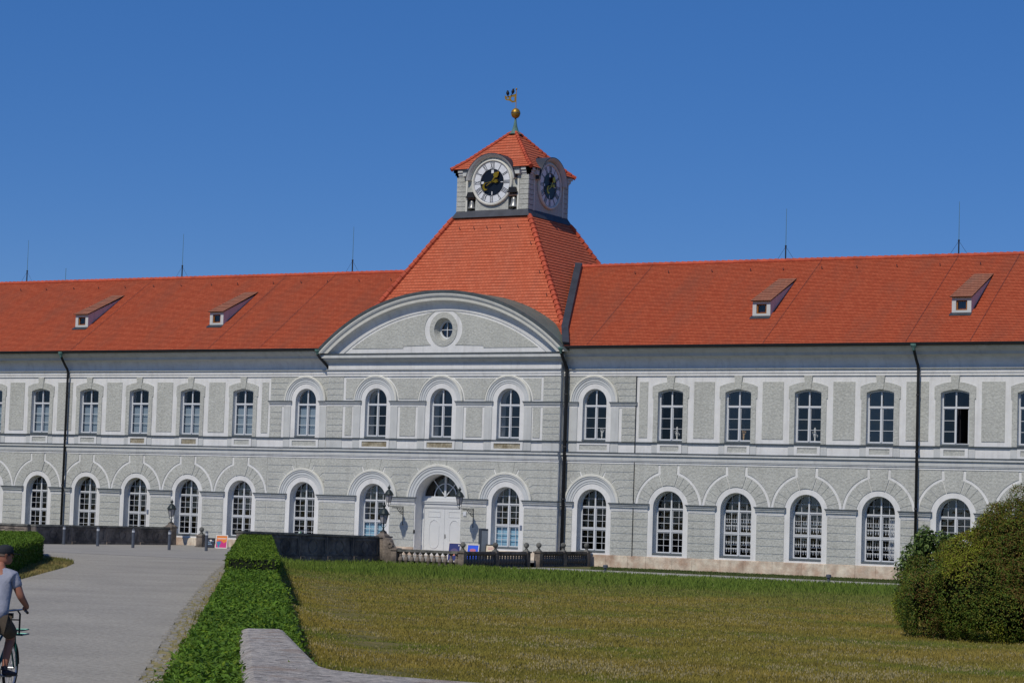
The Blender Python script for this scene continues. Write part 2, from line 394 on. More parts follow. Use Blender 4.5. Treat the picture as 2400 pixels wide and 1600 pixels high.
# corner blocks ground floor
for sg, xa in ((-1, XA[0]), (1, XA[1])):
    e0, e1 = sorted((sg*12.26, sg*7.88))
    kink_course(e0, None, xa, RO); kink_course(xa, RO, e1, None); key_piece(xa, RO)
    pier_courses(e0, xa-1.21); pier_courses(xa+1.21, e1)
# --- upper floor
UZ0, UZ1 = 6.66, 10.25
CZU = 8.81; RU = 1.52; CT, CB = 8.80, 8.50     # upper capitals
def courses(x0, x1, z0, z1, n, y0=0.0):
    h = (z1-z0)/n
    for i in range(n): rect(x0, x1, z0+h*i+(G if i else 0), z0+h*(i+1)-(G if i < n-1 else 0), y0)
for sg, xa in ((-1, XA[0]), (1, XA[1])):
    e0, e1 = sorted((sg*12.26, sg*7.88))
    kink_course(e0, None, xa, RU, zc=CZU, ztop=10.24, zbase=CT+.01, ncour=4, kick=.2)
    kink_course(xa, RU, e1, None, zc=CZU, ztop=10.24, zbase=CT+.01, ncour=4, kick=.2)
    courses(e0, xa-1.72, UZ0, CB, 5); courses(xa+1.72, e1, UZ0, CB, 5)
courses(XL+.02, -6.74, UZ0, CB, 5, YC); courses(XL+.02, -6.74, CT, 10.24, 4, YC)
courses(6.68, XR-.02, UZ0, CB, 5, YC); courses(6.68, XR-.02, CT, 10.24, 4, YC)
# centre upper fields
rect(-6.56, -6.10, 6.80, CB-.03, YC); rect(6.06, 6.52, 6.80, CB-.03, YC)
for a, b in ((XC[0], 0), (0, XC[2])): rect(a+1.70, b-1.70, 6.80, CB-.03, YC)
rc = RU+.06; zb = 8.93; zt = 10.12
def uspan(xa, xb, la=True, lb=True):
    a0 = math.asin((zb-CZU)/rc); a1 = math.asin((zt-CZU)/rc)
    L = [(xa+p, CZU+q) for p, q in arcpts(0, 0, rc, a1, a0, 10)] if la else [(xa, zt), (xa, zb)]
    Rr = [(xb-p, CZU+q) for p, q in arcpts(0, 0, rc, a0, a1, 10)] if lb else [(xb, zb), (xb, zt)]
    poly(L+Rr, YC)
uspan(-6.56, XC[0], la=False); uspan(XC[0], 0); uspan(0, XC[2]); uspan(XC[2], 6.52, lb=False)
# wing upper surrounds, panels, aprons
def seg_arc(x, hw, zs, rise, n=10, rev=False):
    r = (hw*hw+rise*rise)/(2*rise); cz = zs+rise-r; a = math.asin(hw/r)
    p = [(x-r*math.sin(a-2*a*i/n), cz+r*math.cos(a-2*a*i/n)) for i in range(n+1)]
    return p[::-1] if rev else p
for x in XW+XWL:
    outer = [(x+1.03, UZ0), (x+1.03, 9.06), (x+1.09, 9.06), (x+1.09, 9.68)]+seg_arc(x, 1.06, 9.70, .22, rev=True)+[(x-1.09, 9.68), (x-1.09, 9.06), (x-1.03, 9.06), (x-1.03, UZ0)]
    inner = [(x-.75, UZ0)]+seg_arc(x, .75, 9.37, .15)+[(x+.75, UZ0)]
    rp.plate([outer+inner], -T-.015, 0)
    poly([(x-.16, 9.54), (x+.16, 9.54), (x+.235, 10.245), (x-.235, 10.245)], t=T+.05)
for xs in (sorted(XW), sorted(XWL)):
    for a, b in zip(xs, xs[1:]): rect(a+1.40, b-1.40, 6.90, 9.93)
rect(XJ+.19, XW[0]-1.38, 6.90, 9.93); rect(XWL[0]+1.38, -12.42, 6.90, 9.93)
for x, hw, y0 in [(x, .56, 0) for x in XW+XWL]+[(x, .86, 0) for x in XA]+[(x, .86, YC) for x in XC]:
    ap = MB(); ap.plate([[(x-hw-.17, 6.07), (x+hw+.17, 6.07), (x+hw+.17, 6.56), (x-hw-.17, 6.56)], [(x-hw, 6.16), (x+hw, 6.16), (x+hw, 6.46), (x-hw, 6.46)]], y0-.06, y0); ap.build('apron_frame', WHITE, building)
    if x in XC or x in (XWL[1], XWL[2]): ap = MB(); ap.plate([[(x-hw+.002, 6.162), (x+hw-.002, 6.162), (x+hw-.002, 6.458), (x-hw+.002, 6.458)]], y0-.02, y0); ap.build('apron_panel', STAINP, building)
    else: rect(x-hw, x+hw, 6.16, 6.46, y0, .02)
# tympanum fields
PCZ = 3.2
def tymp(sg):
    r = 10.87-.20
    zb_ = 11.86
    pts = []
    a_in = math.acos(1.30/r); a_out = math.asin((zb_-PCZ)/r)
    up = [(sg*r*math.cos(a_in+(a_out-a_in)*i/14), PCZ+r*math.sin(a_in+(a_out-a_in)*i/14)) for i in range(15)]
    # inner edge follows the white ring round the oculus, radii 1.24 x 1.12
    ring = [(sg*1.27*math.cos(t), 12.93+1.18*math.sin(t)) for t in [R(a) for a in range(-50, 66, 8)]]
    up = [p for p in up if abs(p[0]) > abs(ring[-1][0])+.05]
    poly(up+[(sg*2.7, zb_), (sg*2.7, 11.98)]+ring, YC)
tymp(1); tymp(-1)
rp.plate([[(.93*math.cos(2*PI*i/32), 12.93+.98*math.sin(2*PI*i/32)) for i in range(32)], [(.62*math.cos(2*PI*i/32), 12.93+.66*math.sin(2*PI*i/32)) for i in range(32)]], YC-T, YC)
rp.build('rough_plaster', ROUGH, building)
# grey painted strips (pilasters and apron strips)
def strip(name, a, b, y0, t, z0, z1): gs = MB(); gs.box(a, b, y0-t, y0, z0, z1); gs.build(name, GREYT, building)
for x, y0 in [(x, YC) for x in XC]+[(x, 0) for x in XA]:
    for sg in (1, -1):
        a, b = sorted((x+sg*1.05, x+sg*1.53)); strip('grey_pilaster', a, b, y0, .05, UZ0, CB); strip('apron_strip', a, b, y0, .04, 6.07, 6.56)
for x in XW+XWL:
    for sg in (1, -1):
        a, b = sorted((x+sg*.74, x+sg*1.09)); strip('apron_strip', a, b, 0, .03, 6.07, 6.56)
strip('apron_strip', XL+.02, -6.74, YC, .03, 6.07, 6.56); strip('apron_strip', 6.68, XR-.02, YC, .03, 6.07, 6.56)

# --- horizontal mouldings
def belt(name, rows, mats, y0, x0, x1, parent=building):
    """rows: (z0,z1,proj,mat)"""
    b = MB()
    for z0, z1, p, mi in rows: b.box(x0, x1, y0-p, y0+.01, z0, z1, mi)
    return b.build(name, mats, parent)
STR = [(5.45, 5.57, .05, 0), (5.57, 5.63, .10, 0), (5.63, 5.80, .13, 1), (5.80, 5.885, .13, 1), (5.885, 6.02, .22, 1), (6.02, 6.055, .26, 2)]
SILLC = [(6.56, 6.61, .07, 1), (6.61, 6.65, .12, 2)]
for nm, rows in (('string_course', STR), ('sill_course', SILLC)):
    belt(nm, rows, [WHITE, GREYT, FLASH], 0, -XE-.05, XL); belt(nm, rows, [WHITE, GREYT, FLASH], 0, XR, XE+.05)
    belt(nm, rows, [WHITE, GREYT, FLASH], YC, XL-.03, XR+.03)
def curve(p0, p1, kind, n=8):
    (y0, z0), (y1, z1) = p0, p1; out = []
    for i in range(n+1):
        t = i/n
        if kind == 'cove': out.append((y0+(y1-y0)*(1-math.cos(t*PI/2)), z0+(z1-z0)*math.sin(t*PI/2)))
        else: s = t-.16*math.sin(2*PI*t); out.append((y0+(y1-y0)*s, z0+(z1-z0)*t))
    return out
ARCH = [(0, 10.255), (-.07, 10.255), (-.07, 10.38), (-.11, 10.40), (-.11, 10.57), (-.20, 10.60), (-.21, 10.64), (-.04, 10.66)]
AM = [0, 0, 0, 0, 1, 1, 2]
for x0, x1 in ((-XE-.05, XL), (XR, XE+.05)):
    b = MB(); b.extr_x(ARCH, x0, x1, AM, caps=False)
    cv = [(-.04, 10.66)]+curve((-.06, 10.66), (-.44, 11.28), 'cove')
    b.extr_x(cv, x0, x1, mi=0)
    c2 = [(-.44, 11.28), (-.50, 11.30), (-.50, 11.36)]+curve((-.52, 11.36), (-.80, 11.72), 'cyma')+[(-.86, 11.74), (-.86, 11.80), (0, 11.80)]
    b.extr_x(c2, x0, x1, mi=1)
    b.build('cornice', [WHITE, GREYT, FLASH], building)
b = MB(); b.extr_x([(YC+y, z) for y, z in ARCH], XL-.03, XR+.03, AM)
b.box(XL, XR, YC-.02, YC, 10.66, 10.98, 0)
c2 = [(YC-.03, 10.98)]+[(YC+y, z) for y, z in curve((-.04, 10.98), (-.30, 11.28), 'cyma')]+[(YC-.40, 11.30), (YC-.40, 11.48)]
b.extr_x(c2, XL-.35, XR+.35, mi=1)
b.extr_x([(YC-.40, 11.48), (YC-.44, 11.49), (YC-.44, 11.53), (YC, 11.60)], XL-.37, XR+.37, mi=2, caps=False)
b.build('cornice', [WHITE, GREYT, FLASH], building)
# curved pediment: tympanum wall + swept cornice + sheet metal roof
b = MB()
rt = 10.9; at = math.asin((11.55-PCZ)/rt)
b.plate([[(rt*math.cos(PI-at+(2*at-PI)*i/40), PCZ+rt*math.sin(PI-at+(2*at-PI)*i/40)) for i in range(41)],
         [(.62*math.cos(2*PI*i/32), 12.93+.66*math.sin(2*PI*i/32)) for i in range(32)]], YC, YC+.75)
b.build('pediment_wall', WHITE, building)
pp = [(10.78, 0), (10.80, .04), (10.87, .05)]+[(10.87+.48*math.sin(t*PI/12), .06+.30*(1-math.cos(t*PI/12))) for t in range(1, 7)]
m1 = len(pp); pp += [(11.36, .46), (11.46, .48)]; m2 = len(pp)
pp += [(11.46+.20*t/5, .48+.10*(t/5-.16*math.sin(2*PI*t/5))) for t in range(1, 6)]; m3 = len(pp)
pp += [(11.67, .60), (11.79, .62)]; m4 = len(pp); pp += [(11.795, .66), (11.93, .66), (11.94, .55)]
mis = []
for j in range(len(pp)-1):
    mis.append(0 if j < m1 else (3 if j < m2 else (1 if j < m3 else (3 if j < m4-1 else 2))))
b = MB(); b.arc(0, PCZ, pp, 0, 0, 56, YC, mis=mis, zcut=11.57)
b.build('curved_cornice', [WHITE, GREYT, FLASH, CREAM], building, smooth=False)
b = MB(); n = 56; r = 11.935; a0 = math.asin((11.6-PCZ)/r)
vs = []
for i in range(n+1):
    a = a0+(PI-2*a0)*i/n; x = r*math.cos(a); z = PCZ+r*math.sin(a)
    yb_ = .45+(z-11.6)*.493+.25
    vs += [(x, YC-.60, z), (x, yb_, z+.06)]
b.add(vs, [(2*i, 2*i+1, 2*i+3, 2*i+2) for i in range(n)])
b.build('pediment_roof', GREENM, building)
# archivolts (moulded rings)
def archivolt(x, y0, zc, r0, r1, zend):
    d = r1-r0
    pr = [(r0, 0), (r0, .03), (r0+.22*d, .03), (r0+.24*d, .06), (r0+.48*d, .06), (r0+.52*d, .09), (r0+.60*d, .11), (r0+.72*d, .11), (r0+.76*d, .15), (r1-.02, .15), (r1, .12), (r1, 0)]
    ms = [1]*6+[1, 1]+[0]*3
    a = MB(); a.arc(x, zc, pr, 0, 0, 36, y0, mis=ms, zcut=zend)
    return a.build('archivolt', [CREAM, MOULD], building)
for x in (XC[0], XC[2]): archivolt(x, YC, CZ, 1.22, 1.72, ZCAP)
for x in XA: archivolt(x, 0, CZ, 1.22, 1.72, ZCAP)
archivolt(0, YC, 3.15, 1.51, 2.07, ZCAP)
for x in XC: archivolt(x, YC, CZU, 1.05, 1.50, CT+.02)
for x in XA: archivolt(x, 0, CZU, 1.05, 1.50, CT+.02)
# capitals
def capital(x0, x1, zt, y0=0.0, sc=1.0):
    c = MB(); h = .42*sc
    for a, b_, p, e, mi in ((0, .12, .24, .10, 2), (.12, .30, .19, .07, 1), (.30, .52, .14, .05, 1), (.52, .60, .10, .03, 0), (.60, .84, .05, .0, 0), (.84, 1.0, .035, .0, 0)):
        c.box(x0-e*sc, x1+e*sc, y0-p*sc, y0, zt-h*b_, zt-h*a, mi)
    return c.build('capital', [WHITE, GREYT, FLASH], building)
for xs in (sorted(XW), sorted(XWL)):
    for a, b_ in zip(xs, xs[1:]): capital(a+1.21, b_-1.21, ZCAP)
capital(XA[1]+1.21, XW[0]-1.21, ZCAP); capital(XWL[0]+1.21, XA[0]-1.21, ZCAP)
capital(XA[0]+1.21, XL-.02, ZCAP); capital(XR+.02, XA[1]-1.21, ZCAP)
capital(XL, XC[0]-1.21, ZCAP, YC); capital(XC[0]+1.21, -1.53, ZCAP, YC); capital(1.53, XC[2]-1.21, ZCAP, YC); capital(XC[2]+1.21, XR, ZCAP, YC)
capital(XW[-1]+1.21, XE, ZCAP); capital(-XE, XWL[-1]-1.21, ZCAP)
for a, b_ in ((XL, XC[0]-1.05), (XC[0]+1.05, -1.05), (1.05, XC[2]-1.05), (XC[2]+1.05, XR)): capital(a, b_, CT+.02, YC, .75)
for a, b_ in ((-12.28, XA[0]-1.05), (XA[0]+1.05, XL-.02), (XR+.02, XA[1]-1.05), (XA[1]+1.05, 12.28)): capital(a, b_, CT+.02, 0, .75)
# plinth blocks
pl = MB(); x = -XE
while x < XE:
    wd = random.uniform(1.0, 1.75); x2 = min(x+wd, XE)
    for seg0, seg1, y0 in ((-XE, XL-.09, 0), (XL-.08, -1.55, YC), (1.55, XR+.08, YC), (XR+.09, XE, 0)):
        a = max(x+.006, seg0); b_ = min(x2-.006, seg1)
        if b_ > a+.05: pl.box(a, b_, y0-.09-random.uniform(0, .008), y0, ZB, .44)
    x = x2
for seg0, seg1, y0 in ((-XE, XL-.05, 0), (XL-.04, -1.53, YC), (1.53, XR+.04, YC), (XR+.05, XE, 0)): pl.box(seg0, seg1, y0-.05, y0, ZB, .465)
pl.build('plinth', PLINTH, building)

# --- windows
def gwin(x, y0, rec=.45, hw=.9, z0=.62, zs=CZ, proto=None, name='window'):
    """ground floor arched window with two transoms"""
    if proto:
        return copy_tree(proto, building, loc=(x, y0+rec, 0))
    f = MB(); D = .07
    f.plate([archloop(0, hw, z0, zs), archloop(0, hw-.065, z0+.09, zs)], 0, D)
    f.box(-.040, .040, -.03, D, z0+.09, zs+hw-.06)
    for zt in (1.86, 3.07): f.box(-hw+.065, hw-.065, -.02, D-.002, zt-.038, zt+.038)
    for sg in (1, -1):
        for za, zb_ in ((z0+.09, 1.805), (1.915, 3.015)):
            xa, xb = sg*.055, sg*(hw-.065); xa, xb = sorted((xa, xb))
            f.plate([[(xa, za), (xb, za), (xb, zb_), (xa, zb_)], [(xa+.034, za+.036), (xb-.034, za+.036), (xb-.034, zb_-.036), (xa+.034, zb_-.036)]], .012, D-.01)
            f.box((xa+xb)/2-.012, (xa+xb)/2+.012, .022, D-.02, za+.036, zb_-.036)
            for k in (1, 2): zz = za+.05+(zb_-za-.1)*k/3; f.box(xa+.034, xb-.034, .024, D-.02, zz-.011, zz+.011)
        xm = sg*.43; ztop = zs+math.sqrt((hw-.06)**2-.43**2)
        f.box(xm-.012, xm+.012, .02, D-.02, 3.115, ztop)
        a, b_ = sorted((sg*.055, sg*math.sqrt((hw-.06)**2-.38**2))); f.box(a, b_, .022, D-.02, zs+.369, zs+.391)
    o = f.build(name, FRAME, building, loc=(x, y0+rec, 0))
    g = MB(); g.plate([archloop(0, hw-.03, z0+.03, zs)], .055, .055); g.build('glass_pane', GLASS, o)
    s = MB(); s.extr_x([(-rec+.0, z0-.02), (-rec-.04, z0-.02), (-rec-.04, z0+.015), (0, z0+.07), (0, z0)], -hw+.004, hw-.004); s.build('window_sill', SILL, o)
    return o
def uwin(x, y0, kind, rec=.2, proto=None, open_leaf=False):
    if proto: return copy_tree(proto, building, loc=(x, y0+rec, 0))
    hw = .75 if kind == 'seg' else .74; z0 = 6.72; f = MB(); D = .07
    if kind == 'seg': o_ = segloop(0, hw, z0, 9.37, .15); i_ = segloop(0, hw-.075, z0+.08, 9.30, .13)
    else: o_ = archloop(0, hw, z0, CZU); i_ = archloop(0, hw-.075, z0+.08, CZU)
    top = 9.40 if kind == 'seg' else CZU+hw-.06
    f.plate([o_, i_], 0, D)
    f.box(-.038, .038, -.025, D, z0+.08 if not open_leaf else 8.62, top)
    f.box(-hw+.075, hw-.075, -.03, D-.002, 8.57, 8.67)
    for sg in (1, -1):
        xa, xb = sorted((sg*.05, sg*(hw-.075))); za, zb_ = z0+.08, 8.56
        if open_leaf and sg == 1: continue
        f.plate([[(xa, za), (xb, za), (xb, zb_), (xa, zb_)], [(xa+.032, za+.036), (xb-.032, za+.036), (xb-.032, zb_-.032), (xa+.032, zb_-.032)]], .012, D-.01)
        for k in (1, 2): zz = za+.05+(zb_-za-.1)*k/3; f.box(xa+.032, xb-.032, .02, D-.02, zz-.012, zz+.012)
    if open_leaf: f.box(-.05, .03, -.02, D, z0+.08, 8.56)
    o = f.build('window', FRAME, building, loc=(x, y0+rec, 0))
    g = MB()
    if not open_leaf:
        g.plate([segloop(0, hw-.03, z0+.03, 9.36, .14) if kind == 'seg' else archloop(0, hw-.03, z0+.03, CZU)], .055, .055)
    else:
        g.plate([segloop(0, hw-.03, 8.6, 9.36, .14)], .055, .055); g.plate([[(-hw+.03, z0+.03), (0, z0+.03), (0, 8.6), (-hw+.03, 8.6)]], .055, .055)
    g.build('glass_pane', GLASS, o)
    if open_leaf:
        lf = MB(); xa = hw-.09
        for a, b_ in ((.03, .08), (.60, .65)): lf.box(xa-.04, xa, a, b_, z0+.08, 8.55)
        for zz in (z0+.1, 7.36, 7.94, 8.52): lf.box(xa-.039, xa-.001, .08, .60, zz-.02, zz+.02)
        lf.build('open_leaf', FRAME, o)
    s = MB(); s.extr_x([(-rec, z0-.04), (-rec-.05, z0-.04), (-rec-.05, z0), (0, z0+.05), (0, z0-.04)], -hw+.004, hw-.004); s.build('window_sill', SILL, o)
    return o
G0 = gwin(XW[0], 0)
gw = {XW[0]: G0}
for x in XW[1:]+XWL+XA: gw[x] = gwin(x, 0, proto=G0)
for x in (XC[0], XC[2]): gw[x] = gwin(x, YC, proto=G0)
U0 = uwin(XW[0], 0, 'seg'); uw = {XW[0]: U0}
for x in XW[1:]+XWL:
    if x == XW[4]: uw[x] = uwin(x, 0, 'seg', open_leaf=True); uw[x]['label'] = 'window with its right leaf standing open'
    else: uw[x] = uwin(x, 0, 'seg', proto=U0)
A0 = uwin(XA[0], 0, 'arch', .25)
for x in XA: 
    if x != XA[0]: uw[x] = uwin(x, 0, 'arch', .25, proto=A0)
uw[XA[0]] = A0
for x in XC: uw[x] = uwin(x, YC, 'arch', .25, proto=A0)
# blinds and curtains hung inside
def hang(win, z0, z1, m, name, x0=-.70, x1=.70, y=.16, pleat=.0):
    c = MB(); n = 28; vs = []
    for i in range(n+1):
        x = x0+(x1-x0)*i/n; yy = y+pleat*math.sin(i*1.9)
        vs += [(x, yy, z0), (x, yy, z1)]
    c.add(vs, [(2*i, 2*i+2, 2*i+3, 2*i+1) for i in range(n)]); return c.build(name, m, win)
for x in XWL+[XA[0]]:
    w_ = uw[x]
    hang(w_, 6.80, 8.45, BLIND, 'blind', pleat=.012)
for x in (XC[0], XC[2]): hang(gw[x], .70, 1.82, BLUEB, 'blind', -.86, .86)
def lace(win):
    c = MB()
    for z0, z1, up in ((.86, 1.1, 0), (1.22, 1.5, 1), (2.02, 2.32, 0), (2.40, 2.62, 1)):
        for k in range(12):
            x = -.76+k*.138
            if up: c.plate([[(x-.05, z0), (x-.012, z0+.06), (x+.012, z0+.06), (x+.05, z0), (x+.008, z1), (x-.008, z1)]], .14, .145)
            else: c.plate([[(x-.055, z1), (x+.055, z1), (x+.02, z0+.08), (x, z0), (x-.02, z0+.08)], [(x-.02, z1-.04), (x+.02, z1-.04), (x, z0+.14)]], .14, .145)
    for z in (1.58, 2.72): 
        for k in range(12): c.box(-.765+k*.138, -.758+k*.138, .14, .143, z-.1, z+.3)
    c.build('lace_curtain', LACE, win)
for x in XW[1:4]: lace(gw[x])
for sg, win in ((1, gw[XW[3]]),): hang(win, .8, 2.9, LACE, 'curtain', .35, .68, .3, .03)
# oculus window
f = MB(); circ = lambda rx, rz, n=32: [(rx*math.cos(2*PI*i/n), rz*math.sin(2*PI*i/n)) for i in range(n)]
f.plate([circ(.50, .53), circ(.41, .44)], 0, .08); f.box(-.018, .018, -.01, .06, -.45, .45); f.box(-.43, .43, -.008, .055, -.018, .018)
o = f.build('round_window', FRAME, building, loc=(0, YC+.42, 12.93)); g = MB(); g.plate([circ(.48, .51)], .07, .07); g.build('glass_pane', GLASS, o)
g = MB(); ca, cb_ = circ(.617, .657), circ(.49, .52); g.add([(x, -.41, z) for x, z in ca]+[(x, .02, z) for x, z in cb_], [(i, (i+1) % 32, (i+1) % 32+32, i+32) for i in range(32)]); g.build('splayed_reveal', ROUGH, o)
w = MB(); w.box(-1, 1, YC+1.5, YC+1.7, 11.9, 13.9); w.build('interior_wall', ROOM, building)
# --- entrance: lunette, beam, double door
yd = YC+.8
f = MB(); f.plate([archloop(0, 1.5, 3.30, 3.31, 28), archloop(0, 1.40, 3.40, 3.405, 28)], yd, yd+.09)
f.box(-.06, .06, yd-.03, yd+.09, 3.38, 4.72)
f.arc(0, 3.40, [(.70, 0), (.70, .03), (.76, .03), (.76, 0)], 0, PI, 24, yd+.04)
for a in (48, 132):
    t = R(a); d = Vector((math.cos(t), 0, math.sin(t))); nrm = Vector((-math.sin(t), 0, math.cos(t)))*.025
    p0 = Vector((0, yd+.02, 3.40))+d*.08; p1 = Vector((0, yd+.02, 3.40))+d*1.38; q = Vector((0, .04, 0))
    f.add([p0-nrm, p0+nrm, p1+nrm, p1-nrm, p0-nrm+q, p0+nrm+q, p1+nrm+q, p1-nrm+q], [(0,1,2,3),(4,5,6,7),(0,1,5,4),(1,2,6,5),(2,3,7,6),(3,0,4,7)])
fan = f.build('fanlight', FRAME, building); g = MB(); g.plate([archloop(0, 1.46, 3.33, 3.34, 28)], yd+.08, yd+.08); g.build('glass_pane', GLASS, fan)
b = MB(); 
for z0, z1, p in ((2.72, 2.78, .03), (2.78, 2.98, .05), (2.98, 3.08, .12), (3.08, 3.14, .16), (3.14, 3.30, .08)): b.box(-1.5, 1.5, yd-p, yd+.1, z0, z1)
b.box(-1.5, -1.36, yd-.04, yd+.1, 0, 2.72); b.box(1.36, 1.5, yd-.04, yd+.1, 0, 2.72)
b.build('door_frame', DOORP, building)
for sg in (-1, 1):
    d = MB(); x0, x1 = sorted((sg*.006, sg*1.355)); d.box(x0, x1, yd, yd+.07, .02, 2.71)
    xc = (x0+x1)/2
    oval = lambda hw, z0, z1: [(xc+hw*math.cos(PI*i/14), z1-hw+hw*1.15*math.sin(PI*i/14)) for i in range(15)]+[(xc-hw*math.cos(PI*i/14), z0+hw-hw*1.15*math.sin(PI*i/14)) for i in range(15)]
    d.plate([oval(.345, .47, 2.03), oval(.305, .51, 1.99)], yd-.025, yd+.01)
    d.plate([[(xc-.42, 2.22), (xc+.42, 2.22), (xc+.42, 2.56), (xc-.42, 2.56)], [(xc-.38, 2.26), (xc+.38, 2.26), (xc+.38, 2.52), (xc-.38, 2.52)]], yd-.02, yd+.01)
    for k in range(8): d.ball((x0+.1 if sg < 0 else x1-.1, yd, .3+k*.3), .018, 6)
    for k in range(5): d.ball((xc-.4+k*.2, yd, 2.64), .016, 6)
    o = d.build('door_leaf', DOORP, building)
    if sg > 0:
        h = MB(); h.box(.05, .09, yd-.02, yd, 1.0, 1.25); h.tube([(.07, yd-.02, 1.18), (.07, yd-.07, 1.17), (.16, yd-.08, 1.16)], .012); h.build('handle', PIPE, o)
b = MB(); b.box(-1.7, 1.7, YC-.5, yd+.3, -.3, .015); b.build('doorstep', PLINTH, building)

# --- roofs
YE, ZE, YR, ZR = -.95, 11.86, 7.03, 17.20
def tiled(mb, bl, br, tr, tl, rows, lift=.035, tw=.19, v0=0, row_h=None):
    """stepped rows of tiles on the quad; bl..br bottom edge"""
    bl, br, tr, tl = map(Vector, (bl, br, tr, tl)); nrm = (br-bl).cross(tl-bl).normalized()
    if nrm.z < 0: nrm = -nrm
    xd = (br-bl).normalized()
    u_of = lambda p: p.dot(xd)/tw
    for i in range(rows):
        t0, t1 = i/rows, (i+1)/rows
        a = bl.lerp(tl, t0); b = br.lerp(tr, t0); c = br.lerp(tr, t1); d = bl.lerp(tl, t1)
        up = (a+nrm*lift, b+nrm*lift, c+nrm*.004, d+nrm*.004)
        v = v0+i
        mb.add([a, b, *up], [(2, 3, 4, 5), (0, 1, 3, 2)], 0,
               [[(u_of(a), v), (u_of(b), v), (u_of(c), v+1), (u_of(d), v+1)], [(0, v), (0.01, v), (0.01, v), (0, v)]])
NR = 58
def roofpt(x, y): return (x, y, ZE+(y-YE)*(ZR-ZE)/(YR-YE))
b = MB()
for x0, x1 in ((-XE-.3, -8.0), (8.0, XE+.3)): tiled(b, roofpt(x0, YE), roofpt(x1, YE), roofpt(x1, YR), roofpt(x0, YR), NR, lift=.028)
k0 = 8; y5 = YE+(YR-YE)*k0/NR
for x0, x1 in ((-8.0, -3.6), (3.6, 8.0)): tiled(b, roofpt(x0, y5), roofpt(x1, y5), roofpt(x1, YR), roofpt(x0, YR), NR-k0, lift=.028, v0=k0)
yb_ = 2*YR-YE
b.add([(-XE-.3, YR, ZR), (XE+.3, YR, ZR), (XE+.3, yb_, ZE), (-XE-.3, yb_, ZE)], [(0, 1, 2, 3)], 0, [[(0, 0), (400, 0), (400, 36), (0, 36)]])
for x in (-XE-.25, XE+.25): b.add([(x, YE, ZE-.05), (x, YR, ZR-.05), (x, yb_, ZE-.05)], [(0, 1, 2)])
roof = b.build('roof', TILE, building)
def ridge(p0, p1, r=.13, step=.36, name='ridge_tiles', parent=building, m=RIDGE):
    p0, p1 = Vector(p0), Vector(p1); L = (p1-p0).length; n = int(L/step); d = (p1-p0)/n; q = MB()
    for i in range(n):
        q.tube([p0+d*i-d*.15, p0+d*(i+1)], [r*1.25, r*.86], 8, cap=True)
    return q.build(name, m, parent)
ridge((-XE-.3, YR, ZR), (-4.2, YR, ZR), parent=roof); ridge((4.2, YR, ZR), (XE+.3, YR, ZR), parent=roof)
# gutter
for x0, x1 in ((-XE-.3, -8.1), (8.15, XE+.3)):
    b = MB(); b.extr_x([(YE+.08, 11.76)]+[(YE-.02+.09*math.cos(t), 11.80+.09*math.sin(t)) for t in [PI*(1+i/8) for i in range(9)]][::-1]+[(YE-.13, 11.87), (YE-.10, 11.87)]+[(YE+.06, 11.80)], x0, x1)
    b.build('gutter', PIPE, building)
# pavilion roof
TB, TH = 20.05, 2.60
def hipx(z): return TH+(TB-z)*.633
def hipy(z): return 4.55-(TB-z)*.493
zb0 = 12.0
b = MB()
tiled(b, (-hipx(zb0), hipy(zb0), zb0), (hipx(zb0), hipy(zb0), zb0), (TH, 4.55, TB), (-TH, 4.55, TB), 44, lift=.028, tw=.22)
ybk = 2*YR
for sg in (1, -1):
    tiled(b, (sg*hipx(zb0), hipy(zb0), zb0), (sg*hipx(zb0), ybk-hipy(zb0), zb0), (sg*TH, ybk-4.55, TB), (sg*TH, 4.55, TB), 44, lift=.028, tw=.22)
b.add([(-hipx(zb0), ybk-hipy(zb0), zb0), (hipx(zb0), ybk-hipy(zb0), zb0), (TH, ybk-4.55, TB), (-TH, ybk-4.55, TB)], [(0, 1, 2, 3)], 0, [[(0, 0), (60, 0), (40, 26), (20, 26)]])
pav = b.build('pavilion_roof', TILE2, building)
for sg in (1, -1):
    zz = 12.9 if sg > 0 else 13.0
    ridge((sg*hipx(zz), hipy(zz)-.02, zz+.02), (sg*TH, 4.53, TB+.02), .15, .38, 'hip_tiles', pav)
    ridge((sg*hipx(16.5), ybk-hipy(16.5), 16.5), (sg*TH, ybk-4.55, TB), .15, .38, 'hip_tiles', pav)
# valley flashings beside the pavilion
for sg in (1, -1):
    v = MB(); zt = ZR+.12
    p_top = Vector((sg*(hipx(ZR)+.1), YR, ZR+.06)); zq = 12.75
    p_bot = Vector((sg*(hipx(12.9)+.1), YE+(12.9-ZE)*(YR-YE)/(ZR-ZE), 12.9))
    p_end = Vector((sg*8.15, YE+.02, ZE+.03))
    up = Vector((0, -.3, .33)); o1 = Vector((sg*.42, 0, 0))
    for a, c in ((p_top, p_bot), (p_bot, p_end))[:(2 if sg > 0 else 1)]:
        v.add([a, a+o1, c+o1, c, a+up*.6, a+o1+up*.5, c+o1+up*.5, c+up*.6], [(4, 5, 6, 7), (1, 5, 6, 2), (0, 4, 7, 3), (0, 1, 5, 4), (3, 2, 6, 7)])
    v.build('valley_flashing', LEAD, pav)
# snow hooks
hk = MB()
def hook(p):
    x, y, z = p; hk.tube([(x, y, z+.02), (x, y-.10, z+.0), (x, y-.14, z+.14)], .022, 5)
for x in [-40+2.3*i+random.uniform(-.3, .3) for i in range(15)]+[9+2.3*i+random.uniform(-.3, .3) for i in range(14)]: hook(roofpt(x, 6.1))
for x in (-1.9, -.9, 0, .9, 2.1): hook((x, hipy(19.3), 19.3))
for z in (18.2, 16.4, 15): hook((hipx(z)-.45, hipy(z), z))
hk.build('snow_hooks', LEAD, roof)
